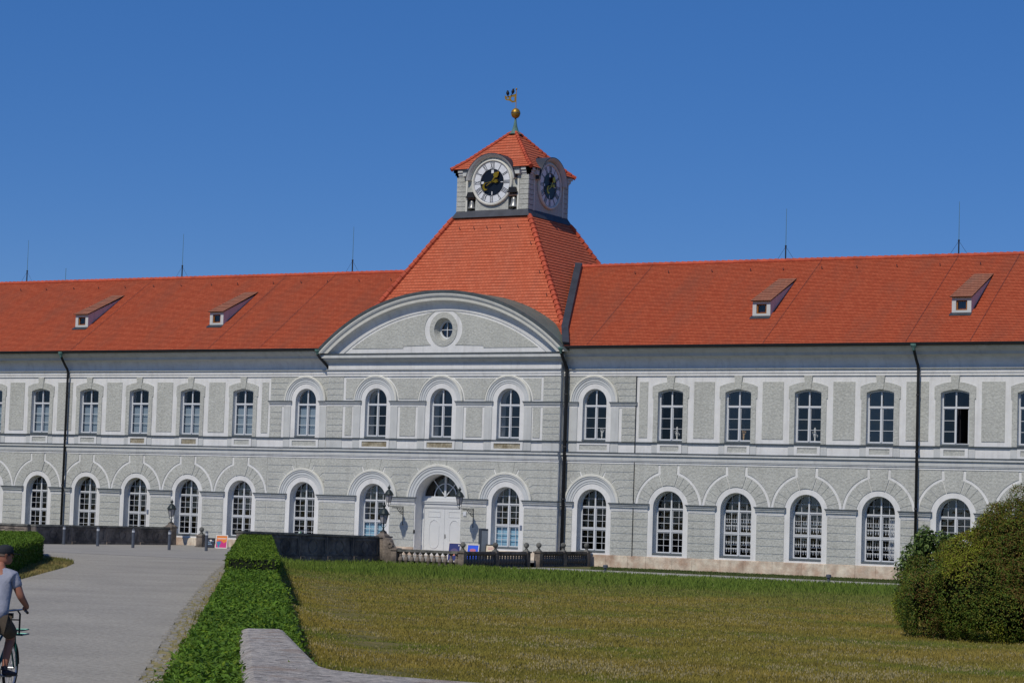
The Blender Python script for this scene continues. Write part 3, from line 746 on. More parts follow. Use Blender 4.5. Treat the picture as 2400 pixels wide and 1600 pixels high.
# conductor wires down the slope
for x in (-27.2, -16.4, -12.6, 9.6, 20.1, 28.0, 31.4):
    c = MB(); c.tube([(x, YR-.05, ZR+.10), roofpt(x, YR-.4)[:2]+(roofpt(x, YR-.4)[2]+.07,), roofpt(x, YE)[:2]+(ZE+.07,)], .008, 4); c.build('conductor_wire', LEAD, roof)
# ridge lightning rods
def rod(x):
    c = MB(); c.tube([(0, 0, 0), (0, 0, .75)], .04, 8, 1); c.tube([(0, 0, .75), (0, 0, 2.9)], [.016, .010], 6, 0); c.ball((0, 0, .78), .06, 8, 1)
    for sx in (-.5, .5): c.tube([(0, 0, .75), (sx, 0, .02)], .008, 4, 1)
    return c.build('lightning_rod', [COPPER, PIPE], building, loc=(x, YR, ZR+.06))
for x in (-38.3, -24.92, -11.48, 17.86, 27.98): rod(x)
c = MB(); c.tube([(0, 0, 0), (0, 0, 1.1)], .015, 5); c.build('lightning_rod', COPPER, building, loc=(-35.2, YR+.4, ZR-.1))
# dormers
def dormer(x, proto=None):
    if proto: return copy_tree(proto, building, loc=(x, 0, 0))
    d = MB(); y0 = 1.62; zb_ = 13.58; zt = 14.40; hw = .52
    d.plate([[(-hw, zb_), (hw, zb_), (hw, zt), (-hw, zt)], [(-.30, zb_+.14), (.30, zb_+.14), (.30, zt-.16), (-.30, zt-.16)]], y0, y0+.2)
    for sx in (-1, 1):
        xa = sx*hw; d.add([(xa, y0, zb_), (xa, y0, zt), (xa, 5.0, 15.80), (xa*.96, y0, zb_), (xa*.96, y0, zt), (xa*.96, 5.0, 15.80)], [(0, 1, 2), (3, 4, 5)])
    o = d.build('dormer', GREYT, building, loc=(x, 0, 0))
    r = MB(); tiled(r, (-hw-.08, y0-.14, zt+.01), (hw+.08, y0-.14, zt+.01), (hw+.02, 5.15, 15.98), (-hw-.02, 5.15, 15.98), 13, .03, .19)
    r.add([(-hw-.08, y0-.14, zt-.03), (hw+.08, y0-.14, zt-.03), (hw+.02, 5.1, 15.92), (-hw-.02, 5.1, 15.92)], [(0, 1, 2, 3)], 0, [[(0, 0)]*4])
    r.build('dormer_roof', TILEOLD, o)
    f = MB(); f.plate([[(-.30, zb_+.14), (.30, zb_+.14), (.30, zt-.16), (-.30, zt-.16)], [(-.22, zb_+.2), (.22, zb_+.2), (.22, zt-.22), (-.22, zt-.22)]], y0+.06, y0+.14)
    f.build('dormer_window', WOODW, o)
    g = MB(); g.plate([[(-.25, zb_+.16), (.25, zb_+.16), (.25, zt-.18), (-.25, zt-.18)]], y0+.12, y0+.12); g.build('glass_pane', GLASS, o)
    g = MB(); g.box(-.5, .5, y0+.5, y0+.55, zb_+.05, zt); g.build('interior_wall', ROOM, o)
    g = MB(); g.add([(-hw-.06, y0-.02, zb_+.02), (hw+.06, y0-.02, zb_+.02), (hw+.06, y0-.32, zb_-.16), (-hw-.06, y0-.32, zb_-.16)], [(0, 1, 2, 3)]); g.build('dormer_flashing', LEAD, o)
    return o
D0 = dormer(-28.6)
for x in (-17.8, 18.85, 30.05): dormer(x, D0)
# downpipes
def downpipe(x, r=.075, bottom=-.2, y=-.22, yo=None, name='downpipe'):
    c = MB(); c.tube([(x, YE-.02, 11.76), (x, YE-.02, 11.58), (x, YE+.08, 11.42), (x, y-.32, 11.0), (x, y-.06, 10.72), (x, y, 10.5), (x, y, bottom)], r, 10)
    for z in (9.2, 6.3, 3.4): c.tube([(x, y, z), (x, y, z+.08)], r*1.25, 10)
    o = c.build('downpipe', PIPE, building, smooth=True)
    h = MB(); h.lathe([(.06, -.22), (.1, -.1), (.17, .02), (.17, .12)], (x, YE-.02, 11.68), 10); h.build('rain_head', COPPER, o)
downpipe(-27.96); downpipe(28.45); downpipe(8.02, .10)
c = MB(); c.tube([(-8.3, YE-.02, 11.76), (-8.3, YE-.02, 11.5), (-8.2, YE+.1, 11.3), (-7.98, YC-.05, 10.9), (-7.95, YC+.1, 10.75)], .08, 10); o = c.build('downpipe', PIPE, building, smooth=True)
h = MB(); h.lathe([(.06, -.22), (.1, -.1), (.18, .02), (.18, .12)], (-8.3, YE-.02, 11.68), 10); h.build('rain_head', COPPER, o)
for x in (XL-.06, XJ): c = MB(); c.tube([(x, -.06, 10.25), (x, -.06, 0)], .022, 6); c.build('conductor_wire', PIPE, building)

# --- clock tower
YT0 = 4.59; HW = 2.436; TZ0 = 20.42; TZ1 = 22.94
tb = MB()
# two bell niches in front wall
nich = lambda xc, hw, h: [(xc-hw, TZ0+.03), (xc+hw, TZ0+.03), (xc+hw, TZ0+h-.32), (xc+hw*.72, TZ0+h-.2), (xc+hw*.55, TZ0+h), (xc-hw*.55, TZ0+h), (xc-hw*.72, TZ0+h-.2), (xc-hw, TZ0+h-.32)]
NI = [(-1.46, .29, 1.10), (1.43, .33, 1.30)]
tb.plate([[(-HW, TZ0-.6), (HW, TZ0-.6), (HW, TZ1), (-HW, TZ1)]]+[nich(*q) for q in NI], YT0, YT0+.6)
tb.box(HW-.3, HW, YT0+.001, YT0+2*HW, TZ0-.6, TZ1); tb.box(-HW, -HW+.3, YT0+.001, YT0+2*HW, TZ0-.6, TZ1); tb.box(-HW, HW, YT0+2*HW-.3, YT0+2*HW, TZ0-.6, TZ1)
tb.build('tower_wall', ROUGH, building)
tb = MB(); tb.box(-2.1, 2.1, YT0+.62, YT0+.7, TZ0-.3, TZ1); tb.build('interior_wall', INK, building)
for face in range(2):
    for i in range(7):
        z0 = TZ0+.02+i*.297; z1 = z0+.27
        for sg in (-1, 1):
            q = MB()
            if face == 0: a, b_ = sorted((sg*(HW-.58), sg*(HW+.03))); q.box(a, b_, YT0-.04, YT0+.02, z0, z1)
            else:
                yc_ = YT0+HW; a, b_ = sorted((yc_+sg*(HW-.58), yc_+sg*(HW-.02))); q.box(HW-.02, HW+.04, a, b_, z0, z1)
            q.build('quoin', ROUGH, building)
q = MB()
for sg in (-1, 1):
    a, b_ = sorted((sg*(HW-.60), sg*(HW-.72))); q.box(a, b_, YT0-.05, YT0, TZ0, 22.5)
    yc_ = YT0+HW; a, b_ = sorted((yc_+sg*(HW-.60), yc_+sg*(HW-.72))); q.box(HW, HW+.05, a, b_, TZ0, 22.5)
q.build('tower_trim', CREAM, building)
# cornice blocks at corners (interrupted by the clock arches)
q = MB()
for z0, z1, p in ((22.50, 22.60, .06), (22.60, 22.76, .12), (22.76, 22.92, .20)):
    for sg in (-1,):
        a, b_ = sorted((sg*1.62, sg*(HW+p))); q.box(a, b_, YT0-p, YT0+.1, z0, z1)
    q.box(-HW-p, -HW+.1, YT0-p, YT0+2*HW+p, z0, z1-.002)
q.build('tower_cornice', GREYT, building)
for side_ in range(2):
    q = MB()
    for z0, z1, p in ((22.50, 22.60, .06), (22.60, 22.76, .12), (22.76, 22.92, .20)):
        if side_: q.box(HW-.1, HW+p, YT0+HW+1.62, YT0+2*HW+p, z0, z1-.002)
        else: q.box(HW-.1, HW+p, YT0-p, YT0+HW-1.62, z0, z1-.002); q.box(1.62, HW+p, YT0-p, YT0+.1, z0, z1)
    q.build('tower_cornice', GREYT, building)
# tower roof
q = MB(); yc_ = YT0+HW; pr = [(2.70, TZ1), (2.05, 23.52), (.12, 25.48)]
for k in range(4):
    ca, sa = math.cos(k*PI/2), math.sin(k*PI/2)
    def rt_(x, y, z): return (x*ca-y*sa, yc_+x*sa+y*ca, z)
    for (r0, z0), (r1, z1), rows in ((pr[0], pr[1], 4), (pr[1], pr[2], 10)):
        for i in range(rows):
            ta, tb_ = i/rows, (i+1)/rows; ra, rb_ = r0+(r1-r0)*ta, r0+(r1-r0)*tb_; za, zc_ = z0+(z1-z0)*ta, z0+(z1-z0)*tb_
            ga = math.sqrt(max(0, 1.73**2-(za-22.1)**2)); gb_ = math.sqrt(max(0, 1.73**2-(zc_-22.1)**2))
            if ga < .05: tiled(q, rt_(-ra, -ra, za), rt_(ra, -ra, za), rt_(rb_, -rb_, zc_), rt_(-rb_, -rb_, zc_), 1, .03, .2, i); continue
            for sg in (-1, 1): tiled(q, rt_(sg*ra, -ra, za), rt_(sg*ga, -ra, za), rt_(sg*gb_, -rb_, zc_), rt_(sg*rb_, -rb_, zc_), 1, .03, .2, i)
for sx in (-1, 1):
    for sy in (-1, 1): q.add([(sx*1.6, yc_+sy*1.6, TZ1-.02), (sx*2.7, yc_+sy*1.6, TZ1-.02), (sx*2.7, yc_+sy*2.7, TZ1-.02), (sx*1.6, yc_+sy*2.7, TZ1-.02)], [(0, 1, 2, 3)], 0, [[(0, 0)]*4])
troof = q.build('tower_roof', TILE2, building)
for sx in (-1, 1):
    for sy in (-1, 1):
        ridge((sx*2.72, yc_+sy*2.72, TZ1+.03), (sx*2.05, yc_+sy*2.05, 23.54), .11, .3, 'hip_tiles', troof); ridge((sx*2.05, yc_+sy*2.05, 23.54), (sx*.12, yc_+sy*.12, 25.5), .11, .3, 'hip_tiles', troof)
# skirt flashing under the tower
q = MB(); vs = []
for r_, z in ((HW+.01, TZ0+.04), (HW+.05, TZ0-.05), (TH+.07, TB-.02)):
    vs += [(-r_, yc_-r_, z), (r_, yc_-r_, z), (r_, yc_+r_, z), (-r_, yc_+r_, z)]
q.add(vs, [(k*4+i, k*4+(i+1) % 4, k*4+4+(i+1) % 4, k*4+4+i) for k in range(2) for i in range(4)]); q.build('tower_flashing', LEAD, building)
# clock (dial in the local xz plane facing -y)
def strokes(s):
    ws = {'I': .075, 'V': .15, 'X': .15}; tot = sum(ws[c] for c in s); x = -tot/2; out = []
    for c in s:
        w_ = ws[c]
        if c == 'I': out.append(((x+w_/2, 0), (x+w_/2, 1), .034))
        if c == 'V': out += [((x+.02, 1), (x+w_/2, 0), .036), ((x+w_-.02, 1), (x+w_/2, 0), .014)]
        if c == 'X': out += [((x+.02, 1), (x+w_-.02, 0), .036), ((x+w_-.02, 1), (x+.02, 0), .014)]
        x += w_
    out += [((-tot/2, .0), (tot/2, .0), .012), ((-tot/2, 1), (tot/2, 1), .012)]
    return out
def clock():
    circ = lambda r, n=48: [(r*math.cos(2*PI*i/n), r*math.sin(2*PI*i/n)) for i in range(n)]
    d = MB(); d.plate([circ(1.25), circ(.78)], -.08, 0); o = d.build('clock', DIAL, building)
    s = MB(); s.arc(0, 0, [(1.25, 0), (1.25, .10), (1.30, .15), (1.37, .13), (1.40, .06), (1.40, 0)], 0, 2*PI, 48, 0); s.build('dial_surround', CREAM, o)
    s = MB(); s.plate([circ(1.23), circ(1.215)], -.085, -.08); s.plate([circ(.81), circ(.78)], -.09, -.06); s.build('dial_ring', [INK], o)
    s = MB(); s.plate([circ(.79)], -.05, 0); s.build('dial_centre', DIALC, o)
    s = MB()
    for k, t in enumerate(['XII', 'I', 'II', 'III', 'IIII', 'V', 'VI', 'VII', 'VIII', 'IX', 'X', 'XI']):
        s = MB(); th = PI/2-k*PI/6; rd = Vector((math.cos(th), math.sin(th))); tg = Vector((rd.y, -rd.x))
        for (u0, v0), (u1, v1), wd in strokes(t):
            a = rd*(.84+.34*v0)+tg*u0; b_ = rd*(.84+.34*v1)+tg*u1; dd = (b_-a).normalized(); nn = Vector((-dd.y, dd.x))*wd/2
            pts = [a-nn, b_-nn, b_+nn, a+nn]; s.plate([[(p.x, p.y) for p in pts]], -.09, -.08)
        s.build('numeral', INK, o)
    s = MB()
    for k, (w_, l_) in enumerate(((.17, .2), (.04, .17), (.06, .2), (.14, .17))):
        th = PI/2-k*PI/2; rd = Vector((math.cos(th), math.sin(th))); tg = Vector((rd.y, -rd.x))
        pts = [rd*.75-tg*w_/2, rd*.75+tg*w_/2, rd*(.75-l_)+tg*w_/2, rd*(.75-l_)-tg*w_/2]; s.plate([[(p.x, p.y) for p in pts]], -.06, -.05)
    s.build('quarter_marks', DIAL, o)
    def dirv(deg): t = R(90-deg); return Vector((math.cos(t), math.sin(t)))
    h = MB(); d1 = dirv(36); n1 = Vector((-d1.y, d1.x))
    def disc(c, r_, y0, y1): h.plate([[(c.x+r_*math.cos(2*PI*i/20), c.y+r_*math.sin(2*PI*i/20)) for i in range(20)]], y0, y1)
    def bar(a, b_, w0, w1, y0=-.16, y1=-.13):
        dd = (b_-a).normalized(); nn = Vector((-dd.y, dd.x)); h.plate([[(p.x, p.y) for p in (a-nn*w0, b_-nn*w1, b_+nn*w1, a+nn*w0)]], y0, y1)
    disc(d1*.52, .17, -.19, -.13); disc(dirv(80)*.30, .11, -.18, -.13); bar(Vector((0, 0)), d1*.5, .035, .05); bar(d1*.62-n1*.02, d1*.80, .11, .01)
    bar(Vector((0, 0)), dirv(80)*.3, .03, .04)
    for a_ in (60, 96, 110): bar(dirv(80)*.28, dirv(80)*.28+dirv(a_)*.18, .03, .01)
    h.build('hour_hand', GOLD, o, smooth=False)
    h = MB(); d2 = dirv(236); bar(Vector((0, 0)), d2*.40, .025, .02, -.20, -.17)
    bar(dirv(60)*.12, dirv(262)*.38, .012, .012, -.20, -.17)
    # crescent
    c = d2*.46; out = [(c.x+.20*math.cos(t), c.y+.24*math.sin(t)) for t in [R(a) for a in range(95, 300, 12)]]; inn = [(c.x+.10+.17*math.cos(t), c.y+.03+.19*math.sin(t)) for t in [R(a) for a in range(290, 110, -12)]]
    h.plate([out+inn], -.21, -.18); h.build('minute_hand', GOLD, o)
    return o
CLZ = 22.10
ck = clock(); ck.location = (0, YT0-.02, CLZ)
ck2 = copy_tree(ck, building, loc=(HW+.02, YT0+HW, CLZ), rz=PI/2)
def hood():
    h = MB(); n = 28; a0, a1 = R(6), R(174); prof = [(1.50, -.3), (1.50, .14), (1.53, .20), (1.60, .30), (1.67, .36), (1.72, .36), (1.74, -2.3)]
    h.arc(0, 0, prof, a0, a1, n, 0, mis=[0, 0, 0, 0, 1, 1])
    # flat shoulders where the arch meets the eave
    for sg in (-1, 1):
        a, b_ = sorted((sg*1.50, sg*1.95)); h.box(a, b_, -.26, .05, .42, .74, 0)
        a, b_ = sorted((sg*1.50, sg*2.0)); h.box(a, b_, -.36, .1, .74, .80, 1)
    h.plate([[(1.52*math.cos(a0+(a1-a0)*i/24), 1.52*math.sin(a0+(a1-a0)*i/24)) for i in range(25)]], -.03, .0, 0)
    return h.build('clock_hood', [GREYT, LEAD], building)
hd = hood(); hd.location = (0, YT0-.01, CLZ); copy_tree(hd, building, loc=(HW+.01, YT0+HW, CLZ), rz=PI/2)
# bells
for (xc, hw, hh), s_ in zip(NI, (1.08, 1.25)):
    bl = MB(); bl.lathe([(.245*s_, 0), (.225*s_, .06), (.17*s_, .16*s_), (.14*s_, .34*s_), (.13*s_, .42*s_), (.07*s_, .50*s_), (.03*s_, .53*s_)], (xc, YT0+.12, TZ0+.17), 20)
    o = bl.build('bell', BELLM, building, smooth=True)
    y_ = MB(); y_.box(xc-hw*.8, xc+hw*.8, YT0-.05, YT0+.3, TZ0+.17+.53*s_, TZ0+.17+.62*s_)
    for k in range(3): y_.tube([(xc-.1+.1*k, YT0, TZ0+.17+.6*s_), (xc-.1+.1*k, YT0-.02, TZ0+.17+.78*s_)], .022, 6)
    y_.build('bell_yoke', RUSTY, o)
    y_ = MB(); y_.plate([nich(xc, hw+.03, hh+.04)[2:8]], YT0-.18, YT0+.02); y_.build('bell_canopy', PIPE, o)
# finial
q = MB(); q.lathe([(.46, 0), (.30, .10), (.19, .28), (.12, .52), (.07, .82), (.05, 1.0)], (0, yc_, 25.36), 12); q.build('finial_cone', COPPER, building, smooth=True)
q = MB(); q.ball((0, yc_, 26.66), .285, 20, 0, 1.12); fb = q.build('finial_ball', OLDGOLD, building, smooth=True)
q = MB(); q.lathe([(.291, -.015), (.296, 0), (.291, .015)], (0, yc_, 26.66), 20); q.build('ball_seam', LEAD, fb)
q = MB(); q.tube([(0, yc_, 26.9), (0, yc_, 28.15)], .022, 6); q.ball((0, yc_, 28.15), .06, 10)
q.build('weathervane_rod', OLDGOLD, building, smooth=True)
q = MB(); q.plate([[(-.02, 27.35), (-.28, 27.33), (-.45, 27.45), (-.68, 27.50), (-.78, 27.58), (-.80, 27.82), (-.70, 27.74), (-.55, 27.72), (-.42, 27.78), (-.25, 27.80), (-.02, 27.86)],
    [(-.12, 27.44), (-.12, 27.72), (-.2, 27.66), (-.3, 27.70), (-.38, 27.58), (-.26, 27.44)], [(-.52, 27.56), (-.52, 27.66), (-.64, 27.66), (-.66, 27.60)]], yc_-.012, yc_+.012, back=True)
q.build('weathervane_flag', OLDGOLD, building)
# ------------------------------------------------------------------ small creatures and figures on / in the building
def black_bird(loc, rz, label):
    b = MB(); b.lathe([(.002, -.15), (.05, -.12), (.09, -.04), (.10, .02), (.085, .07), (.06, .105), (.062, .14), (.045, .17), (.002, .185)], n=12)
    b.v = [(x+.25*z*.4, y, z) for x, y, z in b.v]
    b.tube([(.03, 0, .18), (.11, 0, .165)], [.018, .003], 6); b.tube([(-.03, 0, -.1), (-.11, 0, -.24)], [.035, .012], 6)
    b.tube([(0, .02, -.12), (.01, .02, -.2)], .006, 4); b.tube([(0, -.02, -.12), (.01, -.02, -.2)], .006, 4)
    o = b.build('black_bird', BIRD, smooth=True, loc=loc); o.rotation_euler = (0, 0, rz); return o
tag(black_bird((-.60, yc_, 27.92), 2.6, ''), 'black bird perched at the outer tip of the gilded weathervane flag', 'bird', 'birds perched on the weathervane')
tag(black_bird((-.24, yc_, 28.0), .4, ''), 'black bird perched on the weathervane flag close to its rod', 'bird', 'birds perched on the weathervane')
FIG = mat('pale_figurine', srgb(225, 222, 214), 0.6, var=0.3, vscale=14)
FIGO = mat('tan_figurine', srgb(196, 160, 110), 0.6, var=0.4, vscale=14)
def figurine(x, dx, h, label, m, kind):
    b = MB(); s = h/.75
    b.lathe([(.12, 0), (.10, .03), (.035, .06), (.03, .2)], n=10)
    if kind == 0:
        b.lathe([(.03, .18), (.07, .26), (.085, .36), (.06, .46), (.035, .50), (.05, .56), (.055, .62), (.03, .68), (.005, .70)], n=12)
        b.tube([(.06, 0, .40), (.15, 0, .30), (.12, 0, .2)], [.03, .025, .015], 6); b.tube([(-.05, 0, .42), (-.14, 0, .34), (-.10, 0, .5)], [.03, .02, .015], 6)
    else:
        b.tube([(0, 0, .15), (.01, 0, .35), (-.01, 0, .5), (.04, 0, .6)], [.05, .07, .05, .03], 8)
        b.tube([(0, 0, .42), (-.09, 0, .58), (-.07, 0, .74)], [.05, .04, .008], 7); b.tube([(.03, 0, .42), (.13, 0, .52), (.16, 0, .66)], [.05, .05, .01], 7)
        b.ball((.03, 0, .62), .05, 8)
    b.v = [(p[0]*s, p[1]*s, p[2]*s) for p in b.v]
    o = b.build('figurine', m, smooth=True, loc=(x+dx, .2+.22, 6.80)); tag(o, label, 'figurine', 'figurines standing behind upper windows'); return o
figurine(XA[1], .28, .62, 'small pale figurine behind the arched upper window just right of the tall black downpipe', FIG, 1)
figurine(XW[0], .22, .78, 'tall white figurine behind the first square-headed upper window of the right wing', FIG, 0)
figurine(XW[1], .16, .60, 'tan and white figurine behind the second square-headed upper window of the right wing', FIGO, 1)
figurine(XW[2], .24, .80, 'white figurine behind the upper window under the right wing\'s nearer roof dormer', FIG, 0)
# number plates / sockets on the white window jambs
PLQ = mat('grey_plaque', srgb(120, 130, 150), 0.4, var=.2, vscale=20)
for nm, x, y0, z, lab in (('wall_plaque', XC[2]+1.05, YC, 1.78, 'small blue-grey plaque on the white jamb right of the entrance window'), ('wall_plaque', XWL[2]+1.03, 0, 1.95, 'small grey plaque on a white window jamb of the left wing')):
    b = MB(); b.box(-.07, .07, -.03, 0, -.13, .13); b.box(-.055, .055, -.036, -.03, -.1, .1); tag(b.build(nm, PLQ, loc=(x, y0-.002, z)), lab, 'plaque')
b = MB(); b.box(-.1, .1, -.05, 0, -.12, .12); b.box(-.06, .06, -.06, -.05, -.08, .04)
tag(b.build('junction_box', FRAME, loc=(1.86, YC-.035, 2.45)), 'small white box on the plaster beside the right wall lantern bracket', 'box')
b = MB(); b.box(-.05, .05, -.04, 0, -.1, .1); tag(b.build('door_bell', PIPE, loc=(-1.515, YC-.002, 1.35)), 'small dark bell push at the left edge of the entrance', 'bell push')

# ------------------------------------------------------------------ ground
def poly_sheet(name, pts, z, m, label=None, sub=None, **props):
    tris = tessellate_polygon([[Vector((x, y, 0)) for x, y in pts]])
    b = MB(); b.add([(x, y, z) for x, y in pts], [tuple(t) for t in tris]); return b.build(name, m, **props)
H0 = Vector((11.2, -33.0)); H1 = Vector((55.4, -93.5))          # axis of the clipped hedge
hd_ = (H1-H0).normalized(); hn_ = Vector((-hd_.y, hd_.x))         # points to the meadow side (+x,+y)
def ground_z(x, y):
    s = (x-H0.x)*hn_.x+(y-H0.y)*hn_.y
    t = min(1, max(0, (s-.4)/2.5)); t = t*t*(3-2*t)
    return -.22*t
def ground_mat():
    m = bpy.data.materials.new('dry_meadow_soil'); m.use_nodes = True; n = m.node_tree.nodes; l = m.node_tree.links; b = n['Principled BSDF']
    tc = n.new('ShaderNodeTexCoord')
    t = n.new('ShaderNodeTexNoise'); t.inputs['Scale'].default_value = .35; t.inputs['Detail'].default_value = 8; t.inputs['Roughness'].default_value = .7; l.new(tc.outputs['Object'], t.inputs[0])
    rp_ = n.new('ShaderNodeValToRGB'); e = rp_.color_ramp.elements; e[0].position = .35; e[0].color = (.120, .112, .026, 1); e[1].position = .68; e[1].color = (.20, .155, .042, 1)
    l.new(t.outputs[0], rp_.inputs[0])
    t2 = n.new('ShaderNodeTexNoise'); t2.inputs['Scale'].default_value = 9; t2.inputs['Detail'].default_value = 5; l.new(tc.outputs['Object'], t2.inputs[0])
    mr = n.new('ShaderNodeMapRange'); mr.inputs[1].default_value = .25; mr.inputs[2].default_value = .75; mr.inputs[3].default_value = .55; mr.inputs[4].default_value = 1.35; l.new(t2.outputs[0], mr.inputs[0])
    vm = n.new('ShaderNodeVectorMath'); vm.operation = 'SCALE'; l.new(rp_.outputs[0], vm.inputs[0]); l.new(mr.outputs[0], vm.inputs['Scale'])
    l.new(vm.outputs[0], b.inputs['Base Color']); b.inputs['Roughness'].default_value = .95
    bp = n.new('ShaderNodeBump'); bp.inputs['Strength'].default_value = .8; bp.inputs['Distance'].default_value = .08; l.new(t2.outputs[0], bp.inputs['Height']); l.new(bp.outputs[0], b.inputs['Normal'])
    return m
SOIL = ground_mat()
xs = [-3000, -800, -300, -120]+list(np.arange(-60, 90.1, 1.5))+[140, 300, 800, 3000]
ys = [-3000, -800, -300, -140]+list(np.arange(-120, 10.1, 1.5))+[60, 300, 800, 3000]
g = MB(); nx, ny = len(xs), len(ys)
g.v = [(float(x), float(y), ground_z(x, y)) for y in ys for x in xs]
g.f = [(j*nx+i, j*nx+i+1, (j+1)*nx+i+1, (j+1)*nx+i) for j in range(ny-1) for i in range(nx-1)]; g.m = [0]*len(g.f); g.uv = [None]*len(g.f)
g.build('ground', SOIL, kind='structure')
ASPH = mat('light_asphalt', (.355, .335, .285), .9, col2=(.288, .272, .234), vscale=.22, detail=10, bump=.5, bscale=22, stretch=(1, 1.2, 1), fine=(11, .2))
ASPH2 = mat('forecourt_asphalt', (.325, .310, .275), .9, col2=(.280, .268, .240), vscale=.3, detail=8, bump=.3, bscale=26, fine=(16, .11))
road_edge = [(62.5, -105.9), (55.0, -95.6), (47.85, -85.75), (40.2, -75.4), (33.0, -65.6), (25.5, -55.3), (18.5, -45.6), (12.6, -37.3), (7.2, -29.6)]
poly_sheet('road', road_edge+[(4.4, -26.3), (-19, -27.2), (-45, -29), (-45, -32), (-20, -30.6), (-4.2, -29.6), (1.5, -34.2), (7.3, -39.9), (10.6, -44.2), (19.1, -56.2), (28, -69.5), (38, -84.5), (50, -102.5), (56, -112)], .014, ASPH, kind='structure')
poly_sheet('forecourt', [(4.4, -26.25), (-19, -27.15), (-45, -28.95), (-45, -13.2), (-18.4, -13.2), (-18.2, -.1), (9.3, -.1), (9.3, -13.1), (4.0, -13.1)], .010, ASPH2, kind='structure')
PATH = mat('gravel_path', (.42, .40, .37), .95, var=.2, vscale=1.2, bump=.4, bscale=20)
poly_sheet('path', [(10.4, -12.6), (80, -12.6), (80, -6.6), (10.4, -6.6)], -.20, PATH, kind='structure')
LAWNM = mat('mown_grass', (.075, .105, .030), .95, col2=(.14, .12, .05), vscale=.5, detail=8, bump=.6, bscale=14, fine=(9, .3))
poly_sheet('lawn', [(10.1, -6.55), (80, -6.55), (80, -.1), (10.1, -.1)], -.195, LAWNM, kind='structure')
# gutter joint between road and forecourt
GUT = mat('gutter_stone', (.17, .168, .165), .9, var=.3, vscale=4)
poly_sheet('gutter', [(4.4, -26.2), (-19, -27.1), (-45, -28.9), (-45, -29.15), (-19, -27.35), (4.4, -26.45)], .022, GUT, kind='structure')
VERGE = mat('dry_verge_soil', (.33, .27, .13), .95, col2=(.19, .18, .07), vscale=.8, detail=8, bump=.7, bscale=16, fine=(8, .3))
vp = [(p[0]+.02, p[1]+.03) for p in road_edge]+[hp0 for hp0 in [(H0.x-6*hd_.x-.2*hn_.x, H0.y-6*hd_.y-.2*hn_.y), (H1.x+4*hd_.x-.2*hn_.x, H1.y+4*hd_.y-.2*hn_.y)]]
poly_sheet('verge', vp, .008, VERGE, kind='structure')
# cobble edging along the road
COB = mat('cobble_stone', (.34, .325, .29), .9, var=.35, vscale=3, bump=.5, bscale=12)
cb = MB(); 
for a, c in zip(road_edge, road_edge[1:]):
    A = Vector(a); C = Vector(c); d = (C-A); L = d.length; d /= L; nrm = Vector((-d.y, d.x)); 
    if nrm.x < 0: nrm = -nrm
    k = 0.0
    while k < L:
        for r_ in range(4):
            if random.random() < .45 + .1*r_: continue
            p = A+d*(k+random.uniform(0, .05))+nrm*(.02+r_*.135+random.uniform(-.05, .05)); s_ = random.uniform(.04, .06)
            h = .022+random.uniform(0, .014); q = [p-d*s_-nrm*s_, p+d*s_-nrm*s_, p+d*s_+nrm*s_, p-d*s_+nrm*s_]
            cb.add([(v.x, v.y, -.01) for v in q]+[(v.x*.85+p.x*.15, v.y*.85+p.y*.15, h) for v in q], [(4, 5, 6, 7), (0, 1, 5, 4), (1, 2, 6, 5), (2, 3, 7, 6), (3, 0, 4, 7)])
        k += .135
cb.build('cobble_edging', COB, kind='stuff')

# ------------------------------------------------------------------ vegetation
def veg_mat(name, cols, rough=.6, trans=.25):
    """leaf material: colour from the mesh attribute 'tint'"""
    m = bpy.data.materials.new(name); m.use_nodes = True; n = m.node_tree.nodes; l = m.node_tree.links; b = n['Principled BSDF']
    at = n.new('ShaderNodeAttribute'); at.attribute_name = 'tint'
    l.new(at.outputs['Color'], b.inputs['Base Color']); b.inputs['Roughness'].default_value = rough; b.inputs['Specular IOR Level'].default_value = .15
    if trans > 0:
        tr = n.new('ShaderNodeBsdfTranslucent'); l.new(at.outputs['Color'], tr.inputs[0]); mx = n.new('ShaderNodeMixShader'); mx.inputs[0].default_value = trans
        l.new(b.outputs[0], mx.inputs[1]); l.new(tr.outputs[0], mx.inputs[2]); l.new(mx.outputs[0], n['Material Output'].inputs['Surface'])
    return m
LEAF = veg_mat('leaf', None); BLADE = veg_mat('grass_blade', None, .7, .3)
def fast_mesh(name, V, Fc, tint, m, parent=None, **props):
    """V (n,3); Fc (k,3) or (k,4); tint (n,3)"""
    me = bpy.data.meshes.new(name); nv, nf, w_ = len(V), len(Fc), Fc.shape[1]
    me.vertices.add(nv); me.vertices.foreach_set('co', V.astype(np.float32).ravel())
    me.loops.add(nf*w_); me.loops.foreach_set('vertex_index', Fc.astype(np.int32).ravel())
    me.polygons.add(nf); me.polygons.foreach_set('loop_start', np.arange(0, nf*w_, w_, dtype=np.int32))
    ca = me.color_attributes.new('tint', 'FLOAT_COLOR', 'POINT')
    ca.data.foreach_set('color', np.hstack([tint, np.ones((nv, 1))]).astype(np.float32).ravel())
    me.materials.append(m); me.update(); me.validate()
    o = bpy.data.objects.new(name, me); COL.objects.link(o)
    if parent is not None: o.parent = parent
    for k, v in props.items(): o[k] = v
    return o
def unit(a): return a/np.maximum(1e-9, np.linalg.norm(a, axis=1, keepdims=True))
